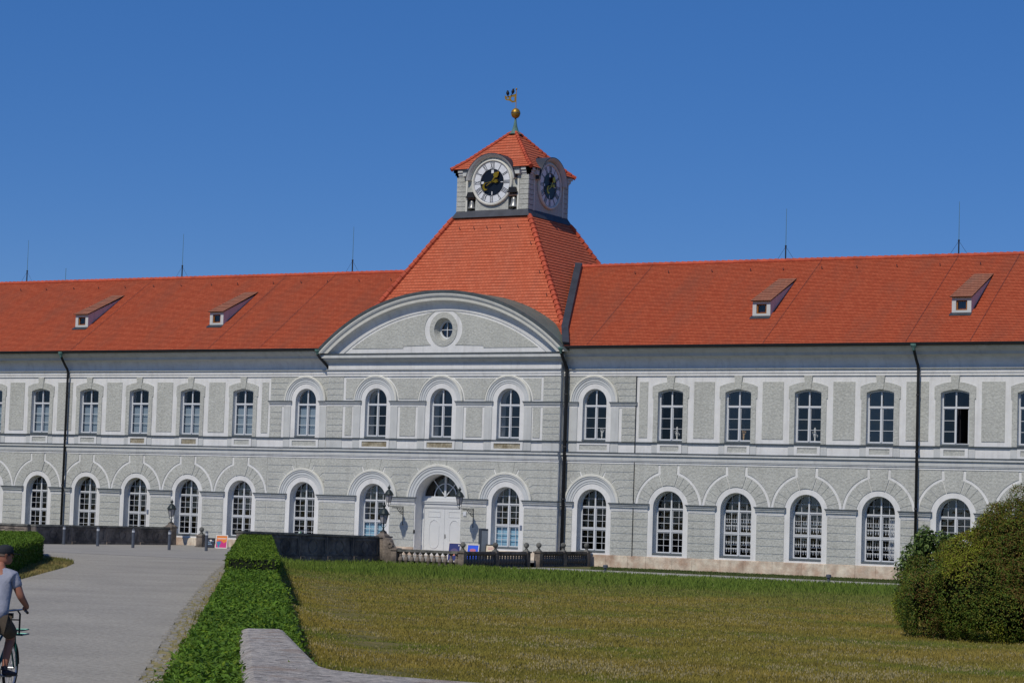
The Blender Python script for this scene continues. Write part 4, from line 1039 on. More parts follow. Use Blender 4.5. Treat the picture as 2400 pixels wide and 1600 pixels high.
def leaves(P, N, L, Wd, cols, name, parent=None, jitter=.6, **props):
    """folded diamond leaves at P, facing roughly N"""
    n = len(P); N = unit(N+rng.normal(0, jitter, (n, 3))); 
    A = unit(np.cross(N, rng.normal(0, 1, (n, 3)))); B = np.cross(N, A)
    L = L*rng.uniform(.65, 1.3, (n, 1)); Wd = Wd*rng.uniform(.7, 1.25, (n, 1))
    v0 = P-A*L/2; v1 = P+B*Wd/2+A*L*.05-N*L*.07; v2 = P+A*L/2-N*L*.12; v3 = P-B*Wd/2+A*L*.05-N*L*.07
    V = np.stack([v0, v1, v2, v3], 1).reshape(-1, 3); Fc = np.arange(n*4).reshape(n, 4)
    return fast_mesh(name, V, Fc, np.repeat(cols, 4, 0), LEAF, parent, **props)
def noise2(x, y, s, seed=0):
    r = np.random.default_rng(seed); out = np.zeros_like(x); amp = 1.0
    for o in range(4):
        for _ in range(3):
            a = r.uniform(0, 2*PI); f = s*2**o*r.uniform(.7, 1.3); out += amp*np.sin((x*np.cos(a)+y*np.sin(a))*f+r.uniform(0, 6.28))
        amp *= .55
    return out/3.2
def hedge(name, label, A, B, wid, h, zg, dens, ls, col, group, seed=1, near_spill=False, wid2=None):
    A = np.array(A, float); B = np.array(B, float); L = np.linalg.norm(B-A); d = (B-A)/L; nn = np.array([-d[1], d[0]])
    wid2 = wid2 or wid
    root = thing(name, label, 'hedge', (A[0], A[1], zg), 0, group)
    N_ = []; P_ = []
    def put(s, t, z, nrm): P_.append(np.stack([s*d[0]+t*nn[0], s*d[1]+t*nn[1], z], 1)); N_.append(np.tile(nrm, (len(s), 1)))
    n = int(L*wid*dens); s = rng.uniform(0, L, n); ww = (wid+(wid2-wid)*s/L); t = (rng.uniform(-.5, .5, n))*ww; put(s, t, h+rng.normal(0, .022, n)-.0+.03*noise2(s, t, 1.3, seed), np.array([0, 0, 1.0]))
    for sg in (1, -1):
        n = int(L*h*dens*.8); s = rng.uniform(0, L, n); z = rng.uniform(0.02, 1, n)*h; ww = (wid+(wid2-wid)*s/L)
        put(s, sg*ww/2+rng.normal(0, .03, n)+.03*noise2(s, z, 2, seed+1), z, np.array([nn[0]*sg, nn[1]*sg, .15]))
    for e, sg in ((0, -1), (L, 1)):
        n = int(wid*h*dens*1.2); t = rng.uniform(-.5, .5, n)*(wid if e == 0 else wid2); put(e+rng.normal(0, .03, n), t, rng.uniform(0, 1, n)*h, np.array([d[0]*sg, d[1]*sg, .1]))
    if near_spill:   # unclipped shoots hanging over the verge
        n = int(L*45); s = L*rng.uniform(0, 1, n)**.6; ext = np.clip((s/L-.5)*.9, 0, .30)*(.6+.4*np.sin(s*1.7)+.3*np.sin(s*4.1)); t = -(wid2/2)-rng.uniform(0, 1, n)*ext; z = h*(.95-1.2*(-t-wid2/2)*rng.uniform(.4, 1.3, n)); put(s, t, np.clip(z, .1, h), np.array([0, 0, 1.0]))
        n = int(L*26); s = L*rng.uniform(0.2, 1, n); t = wid2/2+np.abs(rng.normal(0, .07, n)); put(s, t, h*rng.uniform(.5, 1, n), np.array([0, 0, 1.0]))
    P = np.concatenate(P_); N = np.concatenate(N_)
    v = rng.uniform(.62, 1.28, (len(P), 1)); base = np.array(col)*v; y_ = (rng.uniform(0, 1, (len(P), 1)) < .16); base = np.where(y_, base*np.array([1.5, 1.22, .9]), base)
    pt = noise2(P[:, 0], P[:, 1], .8, seed+5)[:, None]; base = base*(1+.16*pt)
    leaves(P, N, ls, ls*.42, base, 'foliage', root, .55)
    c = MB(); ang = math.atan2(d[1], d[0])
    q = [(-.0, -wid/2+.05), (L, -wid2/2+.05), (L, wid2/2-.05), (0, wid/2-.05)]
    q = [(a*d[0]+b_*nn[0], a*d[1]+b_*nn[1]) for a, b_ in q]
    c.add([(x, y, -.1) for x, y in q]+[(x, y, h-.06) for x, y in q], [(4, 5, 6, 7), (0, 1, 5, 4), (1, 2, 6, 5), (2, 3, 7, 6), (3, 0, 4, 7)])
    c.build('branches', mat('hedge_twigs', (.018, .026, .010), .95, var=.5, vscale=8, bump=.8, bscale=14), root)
    return root
GR = (.112, .195, .020)
pA = H0; 
def hp(s, off=0): p = H0+hd_*s+hn_*off; return (p.x, p.y)
LH = (H1-H0).length
sfar = (Vector((33.0, -62.7))-H0).dot(hd_)
hedge('clipped_hedge', 'tall clipped green hedge block running up to the dark stone parapet', hp(-6), hp(sfar), 1.35, 1.22, 0, 520, .085, GR, 'clipped hedges beside the road', 3)
hedge('clipped_hedge', 'low wide leafy green hedge in the foreground beside the pale road', hp(sfar+.35), hp(LH+3), 1.22, .90, 0, 1250, .085, (.108, .200, .022), 'clipped hedges beside the road', 9, True, 1.36)
hedge('clipped_hedge', 'clipped hedge with a dark shaded side at the left edge beyond the cyclist', (6.3, -41.2), (18.6, -57.2), .1, .1, 0, 10, .05, GR, None, 5) if False else None
# left hedge: a wide clipped block; its far corner ends at the grass tip
def block_hedge(corners, h, label, dens=420, ls=.085):
    root = thing('clipped_hedge', label, 'hedge', (corners[0][0], corners[0][1], 0), 0, 'clipped hedges beside the road'); o = np.array(corners[0])
    C = [np.array(c)-o for c in corners]; P_ = []; N_ = []
    mn = np.min(C, 0); mx_ = np.max(C, 0); n = int((mx_-mn).prod()*dens); Q = rng.uniform(mn, mx_, (n, 2))
    ins = np.ones(n, bool)
    for a, b_ in zip(C, C[1:]+C[:1]): ins &= ((b_[0]-a[0])*(Q[:, 1]-a[1])-(b_[1]-a[1])*(Q[:, 0]-a[0])) > 0
    Q = Q[ins]; P_.append(np.column_stack([Q, h+rng.normal(0, .025, len(Q))+.03*noise2(Q[:, 0], Q[:, 1], 1.5, 3)])); N_.append(np.tile([0, 0, 1.0], (len(Q), 1)))
    for a, b_ in zip(C, C[1:]+C[:1]):
        L = np.linalg.norm(b_-a); n = int(L*h*dens); s = rng.uniform(0, 1, n)[:, None]; e = a+(b_-a)*s; nr = np.array([(b_-a)[1], -(b_-a)[0]])/L
        P_.append(np.column_stack([e+nr*rng.normal(0, .03, n)[:, None], rng.uniform(0, h, n)])); N_.append(np.tile([nr[0], nr[1], .1], (n, 1)))
    P = np.concatenate(P_); v = rng.uniform(.62, 1.28, (len(P), 1))
    leaves(P, np.concatenate(N_), ls, ls*.42, np.array(GR)*v, 'foliage', root, .55)
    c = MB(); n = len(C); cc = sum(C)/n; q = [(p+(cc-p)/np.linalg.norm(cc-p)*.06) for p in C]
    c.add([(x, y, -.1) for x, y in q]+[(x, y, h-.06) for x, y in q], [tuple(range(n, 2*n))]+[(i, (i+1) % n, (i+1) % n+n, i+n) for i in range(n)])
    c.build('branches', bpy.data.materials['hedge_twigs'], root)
block_hedge([(6.0, -40.4), (-3.2, -30.4), (-22, -40.0), (18.5, -61.0), (19.0, -57.0)], 1.0, 'clipped hedge with a dark shaded side at the left edge, behind the cyclist')

# meadow grass: blades as one mass, thinning with distance
def grass(name, n, region, hgt, wid, colf, dens_pow=2.0, seed=2, **props):
    r = np.random.default_rng(seed); P = []
    cx, cy = CAM.x, CAM.y; got = 0; tries = 0
    while got < n and tries < 60:
        tries += 1
        m_ = n*2
        D = 1/(r.uniform(1/region['dmax'], 1/region['dmin'], m_)) if dens_pow == 2 else r.uniform(region['dmin'], region['dmax'], m_)
        px = r.uniform(region['px0'], region['px1'], m_)
        tx = (px-1200)/F_PX
        dx = (math.sin(YAW)+math.cos(YAW)*tx)*D; dy = (math.cos(YAW)-math.sin(YAW)*tx)*D
        X = cx+dx; Y = cy+dy; ok = region['inside'](X, Y)
        P.append(np.stack([X[ok], Y[ok], D[ok]], 1)); got += ok.sum()
    P = np.concatenate(P)[:n]; X, Y, D = P.T; n = len(X)
    s = (X-H0.x)*hn_.x+(Y-H0.y)*hn_.y; t = np.clip((s-.4)/2.5, 0, 1); t = t*t*(3-2*t); Z = -.22*t if region.get('z') is None else np.full(n, region['z'])
    res_ = colf(X, Y, D, r); hh, ww, col = res_[:3]
    if len(res_) > 3: Z = Z+res_[3]
    a = r.uniform(0, 2*PI, n); bx, by = np.cos(a)*ww/2, np.sin(a)*ww/2
    la = r.uniform(0, 2*PI, n); ln = hh*r.uniform(.1, .55, n)
    V = np.stack([np.stack([X-bx, Y-by, Z-.01], 1), np.stack([X+bx, Y+by, Z-.01], 1), np.stack([X+np.cos(la)*ln*.35+bx*.7, Y+np.sin(la)*ln*.35+by*.7, Z+hh*.6], 1),
                  np.stack([X+np.cos(la)*ln, Y+np.sin(la)*ln, Z+hh], 1), np.stack([X+np.cos(la)*ln*.35-bx*.7, Y+np.sin(la)*ln*.35-by*.7, Z+hh*.6], 1)], 1).reshape(-1, 3)
    Fc = np.arange(n*5).reshape(n, 5); tint = np.repeat(col, 5, 0)
    return fast_mesh(name, V, Fc, tint, BLADE, **props)
def side(X, Y): return (X-H0.x)*hn_.x+(Y-H0.y)*hn_.y
def meadow_in(X, Y):
    s = side(X, Y); al = (X-H0.x)*hd_.x+(Y-H0.y)*hd_.y
    return (s > .62) & ~((X < 9.7) & (Y > -13.6)) & ~((X < 4.5) & (Y > -25.5)) & (Y < -12.7) & ~((al > LH-2) & (s < 1.2))
def meadow_col(X, Y, D, r):
    n = len(X)
    Dt = 100-np.clip(X-8, 0, 22)*.42; nz = noise2(X, Y, .3, 4)
    green = np.clip((D-Dt+14+5*nz)/12, 0, 1)        # lusher strip near the building
    p = noise2(X, Y, .55, 8); q = noise2(X, Y, 1.7, 12); w_ = noise2(X, Y, .9, 21)
    dry = np.array([.385, .305, .075]); olive = np.array([.285, .262, .052]); grn = np.array([.180, .265, .045]); dk = np.array([.185, .205, .048])
    mixv = np.clip(.45+.55*p+.25*q, 0, 1)[:, None]; c = dry*mixv+olive*(1-mixv); c = c*(1+.16*noise2(X, Y, 2.3, 51))[:, None]
    gg = np.clip(green*1.25, 0, 1)[:, None]; band = np.clip((D-Dt+2+3*noise2(X, Y, .5, 14))/5, 0, 1)[:, None]*gg
    c = c*(1-gg)+gg*(dk*1.25*(1-band)+grn*band)
    patch = np.clip(-.6*p-.5*q-.2, 0, .65)[:, None]; c = c*(1-patch)+grn*.9*patch
    straw = (r.uniform(0, 1, n) < np.clip(.015+.5*np.clip(w_*.8+.4*p+1.0*noise2(X, Y, 3.6, 44)-.35, 0, 1), 0, .20)*(1-.85*green))[:, None]
    c = np.where(straw, np.array([.44, .37, .18]), c)*r.uniform(.86, 1.14, (n, 1))
    hh = (.055+.02*np.clip(p, -1, 1)+(.14*band[:, 0]+.04*gg[:, 0])*np.clip((-12.7-Y)/3+.15, .15, 1))*r.uniform(.5, 1.35, n)
    zo = np.where(straw[:, 0], hh*r.uniform(.8, 1.3, n), 0); hh = np.where(straw[:, 0], .028, hh)
    ww = np.clip(.020*D/60, .013, .050)*r.uniform(.7, 1.4, n); ww = np.where(straw[:, 0], .024, ww)
    return hh, ww, c, zo
grass('meadow_grass', 480000, dict(dmin=33, dmax=124, px0=480, px1=2600, inside=meadow_in), .15, .02, meadow_col, kind='stuff')
def verge_in(X, Y):
    s = side(X, Y); al = (X-H0.x)*hd_.x+(Y-H0.y)*hd_.y
    e0 = np.array(road_edge[-1]); out = np.zeros(len(X), bool)
    # right of the road edge polyline, left of hedge
    E = np.array(road_edge)[::-1]; ye = np.interp(X, E[:, 0], E[:, 1])
    return (Y > ye+.15+.95*rng.uniform(0, 1, len(X))**.35) & (s < -.35) & (al > -3)
def dry_col(X, Y, D, r):
    n = len(X); p = noise2(X, Y, .8, 31); keep = np.clip(.35+.6*p, 0, 1)[:, None]
    c = (np.array([.42, .34, .14])*(1-keep)+np.array([.22, .23, .07])*keep)*r.uniform(.7, 1.3, (n, 1))
    return .055*r.uniform(.4, 1.6, n)*(.7+.5*keep[:, 0]), np.clip(.014*D/50, .01, .03)*r.uniform(.7, 1.4, n), c
grass('verge_grass', 42000, dict(dmin=30, dmax=106, px0=250, px1=640, inside=verge_in, z=0), .05, .02, dry_col, seed=5, kind='stuff')
def tip_in(X, Y):
    # strip of grass between the left hedge and the road
    L0 = np.array([19.0, -57.0]); L1 = np.array([6.2, -41.6]); R0 = np.array([19.1, -56.2]); 
    d = (L1-L0)/np.linalg.norm(L1-L0); s = (X-L0[0])*d[1]-(Y-L0[1])*d[0]
    E = np.array([(-4.2, -29.6), (7.3, -39.9), (10.6, -44.2), (19.1, -56.2), (28, -69.5), (38, -84.5)])
    ye = np.interp(X, E[:, 0], E[:, 1]); return (Y < ye-.05) & (Y > -75) & (X > -1) & (Y > -57.0-(X-6.2)*.0-25) & ~((X < 18.8) & (Y < -40.4-(X-6.0)*1.277))
grass('edge_grass', 14000, dict(dmin=60, dmax=98, px0=-80, px1=260, inside=tip_in, z=0), .1, .02, lambda X, Y, D, r: (lambda a: (a[0]*2.2, a[1]*1.2, a[2]*.95))(dry_col(X, Y, D, r)), seed=6, kind='stuff')
def lawn_in(X, Y): return (X > 10) & (X < 40) & (Y > -6.5) & (Y < -.3)
grass('lawn_grass', 16000, dict(dmin=96, dmax=131, px0=1400, px1=2500, inside=lawn_in, z=-.2), .05, .03, lambda X, Y, D, r: (.045*r.uniform(.5, 1.5, len(X)), .04*r.uniform(.7, 1.3, len(X)), np.array([.085, .115, .035])*r.uniform(.7, 1.4, (len(X), 1))), dens_pow=1, seed=8, kind='stuff')

# ------------------------------------------------------------------ shrubs
BARK = mat('shrub_bark', (.05, .038, .028), .9, var=.4, vscale=6)
def shrub(label, blobs, nleaf, ls, colf, loc, seed=1, density_pow=.34, stems=9, core=True):
    r = np.random.default_rng(seed); root = thing('shrub', label, 'shrub', loc, 0, 'shrubs at the right edge of the meadow')
    vol = np.array([b[3]*b[4]*b[5] for b in blobs]); ar = vol**(2/3); pick = r.choice(len(blobs), nleaf, p=ar/ar.sum()); Bm = np.array(blobs)[pick]
    u = unit(r.normal(0, 1, (nleaf, 3))); rad = 1-np.abs(r.normal(0, .075 if core else .35, nleaf)); 
    # clumpy surface
    cl = noise2(u[:, 0]*3+Bm[:, 0], u[:, 1]*3+u[:, 2]*4+Bm[:, 1], 2.2, seed)+.6*noise2(u[:, 2]*5+Bm[:, 2], u[:, 0]*5, 2.6, seed+3)
    rad = rad*(1+.09*cl); P = Bm[:, :3]+u*Bm[:, 3:6]*rad[:, None]
    ins = np.zeros(nleaf, bool)
    for b in blobs:
        q = (P-np.array(b[:3]))/np.array(b[3:6]); ins |= (np.linalg.norm(q, axis=1) < (.72 if core else 0))
    cl2 = noise2(P[:, 0]*2.2+3, P[:, 2]*2.6+P[:, 1]*1.3, 1.6, seed+9)+.5*noise2(P[:, 1]*3, P[:, 2]*3-P[:, 0]*2, 1.9, seed+11)
    keep = (~ins | (r.uniform(0, 1, nleaf) < .06)) & (r.uniform(0, 1, nleaf) < np.clip(.85+.7*cl2, .12, 1)) & (P[:, 2] > .03); P = P[keep]; u = u[keep]; cl = cl[keep]
    lc = r.normal(0, 1, (60, 3)); col = colf(P, cl, r)
    leaves(P, u+np.array([0, 0, .35]), ls, ls*.55, col, 'foliage', root, .65)
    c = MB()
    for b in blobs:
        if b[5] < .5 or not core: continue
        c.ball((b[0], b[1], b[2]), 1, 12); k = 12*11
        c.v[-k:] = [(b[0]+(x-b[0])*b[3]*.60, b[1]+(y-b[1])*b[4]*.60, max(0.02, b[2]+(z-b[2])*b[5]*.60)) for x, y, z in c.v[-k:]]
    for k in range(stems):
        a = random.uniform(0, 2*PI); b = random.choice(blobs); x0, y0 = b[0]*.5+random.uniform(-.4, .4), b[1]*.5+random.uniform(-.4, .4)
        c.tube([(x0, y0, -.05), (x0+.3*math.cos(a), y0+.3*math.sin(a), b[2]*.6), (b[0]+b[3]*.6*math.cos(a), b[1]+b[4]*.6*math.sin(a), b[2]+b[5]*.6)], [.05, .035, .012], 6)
    c.build('branches', mat('twigs_and_shade_core', (.009, .010, .005), 1.0, var=.5, vscale=5, spec=0.0), root)  # stems, plus near-black balls that paint the deep shade between the leaves
    return root
def turned(r_, f_, a=-0.524): return (r_*math.cos(a)+f_*math.sin(a), -r_*math.sin(a)+f_*math.cos(a))
def bcol(P, cl, r):
    n = len(P); h = P[:, 2]
    green = np.array([.095, .150, .020]); olive = np.array([.165, .165, .024]); rust = np.array([.150, .098, .026]); bright = np.array([.26, .30, .028])
    a = noise2(P[:, 0], P[:, 1]+P[:, 2], 1.1, 17); k = r.uniform(0, 1, n)
    kk = k+.16*np.clip((h-1.9)/1.2, -1, 1); c = np.where((kk < .50)[:, None], green, np.where((kk < .84)[:, None], olive, rust)); c = np.where(((a > .25) & (k < .5))[:, None], bright, c); c = np.where(((a < -.35) & (k > .45))[:, None], rust, c)
    return c*r.uniform(.6, 1.3, (n, 1))
def bl(r_, f_, z, a, b_, c_): x, y = turned(r_, f_); return (x, y, z, a, b_, c_)
BC = (51.446, -54.682, -.2)
blobs = [bl(-2.35, .3, .95, 1.15, 1.3, 1.25), bl(-1.5, -.5, 1.0, 1.5, 1.5, 1.3), bl(-1.35, .5, 1.75, 1.15, 1.3, 1.05), bl(-.3, .2, 1.9, 1.5, 1.6, 1.65), bl(.4, -.9, 1.3, 1.7, 1.6, 1.6),
         bl(.5, .4, 2.7, 1.5, 1.5, 1.45), bl(2.0, -.3, 1.6, 1.7, 1.7, 1.9), bl(1.6, .3, 3.0, 1.6, 1.5, 1.35), bl(-.5, .2, 2.4, 1.1, 1.2, 1.15), bl(-.9, -1.0, .7, 1.4, 1.3, .9), bl(1.2, -1.4, .8, 1.6, 1.2, 1.1), bl(3.6, 0, 1.6, 1.5, 1.6, 1.9)]
shrub('large dense shrub of small olive and rusty leaves at the right edge', blobs, 420000, .052, bcol, BC, 4)
BC2 = (47.753, -51.633, -.2)
def lcol(P, cl, r): n = len(P); k = r.uniform(0, 1, (n, 1)); return np.where(k < .7, np.array([.100, .165, .042]), np.array([.19, .26, .08]))*r.uniform(.6, 1.35, (n, 1))
blobs2 = [bl(-.75, 0, 1.2, .42, .6, 1.1), bl(-.45, .3, 1.75, .42, .5, .9), bl(-.3, .1, 2.35, .3, .4, .5), bl(.3, .0, 1.7, .5, .6, .9), bl(.45, .0, 2.3, .28, .4, .35), bl(.95, .1, 1.8, .45, .6, .85), bl(1.25, .1, 2.2, .3, .4, .4), bl(1.9, .4, 2.4, .8, .7, .75), bl(.1, .1, 2.35, .25, .3, .35)]
shrub('lighter leafy shrub with larger green leaves poking out left behind the dense dark shrub', blobs2, 15000, .115, lcol, BC2, 6, stems=14, core=False)

# ------------------------------------------------------------------ stone parapets, balustrades
STONE = mat('weathered_limestone', srgb(142, 131, 120), .9, col2=srgb(74, 70, 66), vscale=1.6, detail=7, bump=.6, bscale=9, fine=(7, .2))
DARKST = mat('grime_and_shade_stone', srgb(124, 117, 111), .9, col2=srgb(72, 69, 68), vscale=.9, detail=7, bump=.6, bscale=8, fine=(5, .25))  # grime, plus the shade of sides turned from the sun, in the colour
COPE = mat('lichen_grey_coping', srgb(118, 118, 112), .9, col2=srgb(64, 66, 66), vscale=1.5, detail=6, bump=.6, bscale=9, fine=(9, .2))
PALE = mat('pale_joint_stone', srgb(168, 154, 140), .9, var=.35, vscale=3, bump=.4, bscale=10)
def wall_between(name, label, A, B, th, z0, z1a, z1b, panels, group=None, ledge=.2, side=1, m=None, ends=True):
    """paneled parapet from A to B; visible face to the right-hand side of A->B if side=1"""
    A = Vector(A); B = Vector(B); L = (B-A).length; d = (B-A)/L; ang = math.atan2(d.y, d.x)
    root = thing(name, label, 'parapet', (A.x, A.y, 0), ang, group)
    zt = lambda s: z1a+(z1b-z1a)*s/L
    b = MB(); yf = -th/2 if side > 0 else th/2; o_ = -1 if side > 0 else 1
    def slab(s0, s1, y0, y1, za, zb_, mi=0, follow=False):
        y0, y1 = sorted((y0, y1))
        b.add([(s0, y0, za), (s1, y0, za), (s1, y1, za), (s0, y1, za), (s0, y0, zb_(s0) if follow else zb_), (s1, y0, zb_(s1) if follow else zb_), (s1, y1, zb_(s1) if follow else zb_), (s0, y1, zb_(s0) if follow else zb_)],
              [(0,1,5,4),(1,2,6,5),(2,3,7,6),(3,0,4,7),(4,5,6,7),(3,2,1,0)], mi)
    slab(0, L, -th/2, th/2, z0, lambda s: zt(s)-.10, 0, True)
    slab(0, L, -th/2-.10, th/2+.10, z0, ledge, 0)
    W_ = L/panels
    for k in range(panels):
        s0, s1 = k*W_+.03, (k+1)*W_-.03
        za, zb_ = ledge+.03, min(zt(s0), zt(s1))-.16
        # sunk panel frame with round ornament
        fr = [[(s0, za), (s1, za), (s1, zb_), (s0, zb_)], [(s0+.16, za+.1), (s1-.16, za+.1), (s1-.16, zb_-.1), (s0+.16, zb_-.1)]]
        b.plate(fr, yf+o_*.04, yf)
        xm = (s0+s1)/2; zm = (za+zb_)/2; rr = (zb_-za)/2-.10
        b.plate([[(xm+rr*1.15*math.cos(t), zm+rr*math.sin(t)) for t in [2*PI*i/24 for i in range(24)]], [(xm+(rr*1.15-.05)*math.cos(t), zm+(rr-.05)*math.sin(t)) for t in [2*PI*i/24 for i in range(24)]]], yf+o_*.03, yf)
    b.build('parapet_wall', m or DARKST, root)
    b = MB()
    b.add([(-.03, -th/2-.07, zt(0)-.10), (L+.03, -th/2-.07, zt(L)-.10), (L+.03, th/2+.07, zt(L)-.10), (-.03, th/2+.07, zt(0)-.10), (-.03, -th/2-.05, zt(0)), (L+.03, -th/2-.05, zt(L)), (L+.03, th/2+.05, zt(L)), (-.03, th/2+.05, zt(0))],
          [(0,1,5,4),(1,2,6,5),(2,3,7,6),(3,0,4,7),(4,5,6,7),(3,2,1,0)]); b.build('coping', COPE, root)
    for k in range(1, panels):
        b = MB(); s = k*W_; b.box(s-.012, s+.012, yf+o_*.015, yf+o_*.05, ledge, zt(s)-.12)
        y0, y1 = sorted((yf+o_*.10, yf+o_*.135)); b.box(s-.02, s+.30, y0, y1, ledge-.02, ledge+.015); b.box(s-.02, s+.02, y0, y1, z0, ledge); b.build('joint_stone', PALE, root)
    return root
wall_between('stone_parapet', 'grimy shade-dark panelled stone parapet right of the hedge, ending at a lamp pier', (4.1, -24.6), (4.1, -13.0), .36, -.4, 1.36, 1.19, 5, 'panelled stone parapets', ledge=.18)
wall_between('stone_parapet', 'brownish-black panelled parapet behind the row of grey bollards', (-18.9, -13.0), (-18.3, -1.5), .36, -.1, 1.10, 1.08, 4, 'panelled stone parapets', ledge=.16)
wall_between('stone_parapet', 'paler stone parapet stretch at the left edge above the clipped hedge', (-34, -13.35), (-19.1, -13.05), .36, -.1, 1.12, 1.10, 5, 'panelled stone parapets', ledge=.16, m=STONE)
def pier(root, name, x, y, w_, z0, z1, m=STONE, cap=True, ball=False):
    b = MB(); h = w_/2; b.box(x-h, x+h, y-h, y+h, z0, z1-.08); b.box(x-h-.05, x+h+.05, y-h-.05, y+h+.05, z0, z0+.16)
    if cap: b.box(x-h-.05, x+h+.05, y-h-.05, y+h+.05, z1-.08, z1)
    o = b.build(name, m, root)
    if ball:
        q = MB(); q.lathe([(h+.02, 0), (h+.0, .04), (h*.55, .09), (h*.45, .12), (h*.6, .14), (.05, .17), (.05, .2)], (x, y, z1), 4, ph=PI/4); q.ball((x, y, z1+.32), .145, 16)
        q.build('finial_ball', COPE, o, smooth=False)
    return o
# lamp piers
def lamp_pier(loc, label, z1, w_=.62, scroll=True):
    root = thing('lamp_pier', label, 'pier', loc, 0, 'stone piers carrying lanterns')
    pier(root, 'shaft', 0, 0, w_, -.4, z1)
    b = MB(); b.lathe([(.36, 0), (.34, .04), (.22, .12), (.17, .2), (.20, .24)], (0, 0, z1), 4, ph=PI/4); b.build('pedestal', STONE, root)
    return root
lamp_pier((4.35, -12.65, 0), 'stone pier under a lantern at the right end of the dark parapet', 1.20)
lamp_pier((-18.25, -1.45, 0), 'dark pier under a lantern at the right end of the left parapet, against the facade', 1.10, .5)
# scroll bracket stone beside the lamp pier
b = MB(); b.plate([[(0, -.4), (.95, -.4), (.95, .62), (.62, .66), (.50, .80), (.42, 1.0), (.30, 1.12), (0, 1.14)]], -.16, .16, back=True); 
b.arc(.46, .78, [(.08, .0), (.08, .05), (.16, .05), (.16, 0)], 0, 2*PI, 20, -.16)
tag(b.build('scroll_stone', STONE, loc=(4.68, -13.0, 0)), 'pale carved stone scroll stepping down from the lamp pier to the low balustrade', 'scroll stone')
# balustrades
def baluster_mesh():
    b = MB(); b.lathe([(.12, 0), (.12, .06), (.07, .08), (.09, .13), (.125, .22), (.115, .32), (.065, .40), (.055, .43), (.08, .46), (.06, .49), (.055, .54), (.09, .58), (.115, .60), (.115, .64)], (0, 0, 0), 10)
    return b.build('baluster', STONE)
BAL0 = baluster_mesh(); BAL_used = [False]
DBAL = [None]
def put_baluster(root, x, y, z, m):
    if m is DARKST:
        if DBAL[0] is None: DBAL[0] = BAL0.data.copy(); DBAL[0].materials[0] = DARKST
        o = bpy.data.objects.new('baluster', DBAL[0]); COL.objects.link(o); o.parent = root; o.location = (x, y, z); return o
    if not BAL_used[0]: o = BAL0; BAL_used[0] = True
    else: o = BAL0.copy(); COL.objects.link(o)
    o.parent = root; o.location = (x, y, z); return o
def balustrade(label, A, B, z0, z1, segs, nb, balls=(), w_=.34, pad=(0, 0), m=None):
    m = m or STONE
    """segs+1 piers, nb balusters per segment"""
    A = Vector(A); B = Vector(B); L = (B-A).length; d = (B-A)/L
    root = thing('stone_balustrade', label, 'balustrade', (A.x, A.y, 0), math.atan2(d.y, d.x), 'stone balustrades in front of the entrance')
    W_ = L/segs
    for k in range(segs+1):
        if k == 0 and pad[0]: continue
        if k == segs and pad[1]: continue
        pier(root, 'pier', k*W_, 0, w_, z0-.25, z1, STONE if (k == 0) else m, True, k in balls)
    for k in range(segs):
        s0, s1 = k*W_+w_/2, (k+1)*W_-w_/2
        b = MB(); b.box(s0+.002, s1-.002, -.15, .15, z1-.14, z1-.01); b.build('rail', COPE if m is STONE else m, root)
        b = MB(); b.box(s0+.002, s1-.002, -.15, .15, z0-.3, z1-.78); b.build('base_course', m, root)
        for j in range(nb):
            put_baluster(root, s0+(s1-s0)*(j+.5)/nb, 0, z1-.78, m)
    return root
balustrade('low stone balustrade with light vase balusters facing the meadow, left of the corner ball', (5.45, -13.15), (9.45, -13.15), -.2, .60, 1, 11, (), pad=(0, 1))
balustrade('dark balustrade with three stone balls, in front of the poster boards', (9.45, -13.15), (9.45, -6.7), -.2, .60, 2, 10, (0, 1, 2), m=DARKST)  # darker stone than the sunlit front run, its shade put into the colour
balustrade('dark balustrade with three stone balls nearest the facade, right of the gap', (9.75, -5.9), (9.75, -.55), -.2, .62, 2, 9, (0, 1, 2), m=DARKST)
p = thing('stone_pier', 'small ball-topped stone pier behind the rightmost bollard', 'pier', (-14.373, -3.461, 0)); pier(p, 'shaft', 0, 0, .42, -.1, .72, STONE, True, True)
b = MB(); b.box(-.2, .2, -.24, .24, 0, .9); b.box(-.24, .24, -.3, .3, .9, 1.0); 

# ------------------------------------------------------------------ lanterns
def lantern_parts(root, z, s=1.0, y=0.0):
    n = 6
    b = MB(); b.lathe([(.125*s, .22*s), (.225*s, .62*s)], (0, y, z), n); b.build('lamp_glass', FROST, root)
    b = MB()
    for k in range(n):
        t = 2*PI*k/n; c_, s_ = math.cos(t), math.sin(t)
        b.tube([(.13*s*c_, y+.13*s*s_, z+.22*s), (.23*s*c_, y+.23*s*s_, z+.62*s)], .012*s, 5)
        if k % 2 == 0: b.tube([(.13*s*c_, y+.13*s*s_, z+.22*s), (.14*s*c_, y+.14*s*s_, z+.12*s), (.08*s*c_, y+.08*s*s_, z+.05*s), (.0, y, z+.03*s)], .012*s, 5)
    b.tube([(0, y, z-.06*s), (0, y, z+.24*s)], .02*s, 6); b.lathe([(.14*s, .205*s), (.14*s, .23*s)], (0, y, z), n)
    b.build('lamp_cage', IRON, root)
    b = MB(); b.lathe([(.24*s, .60*s), (.285*s, .62*s), (.285*s, .645*s), (.245*s, .66*s), (.21*s, .74*s), (.15*s, .83*s), (.09*s, .89*s), (.05*s, .91*s), (.045*s, .95*s), (.085*s, .99*s), (.09*s, 1.03*s), (.06*s, 1.08*s), (.02*s, 1.10*s), (.035*s, 1.12*s), (.015*s, 1.15*s), (.005*s, 1.20*s)], (0, y, z), 14)
    b.build('lamp_roof', IRON, root, smooth=False)
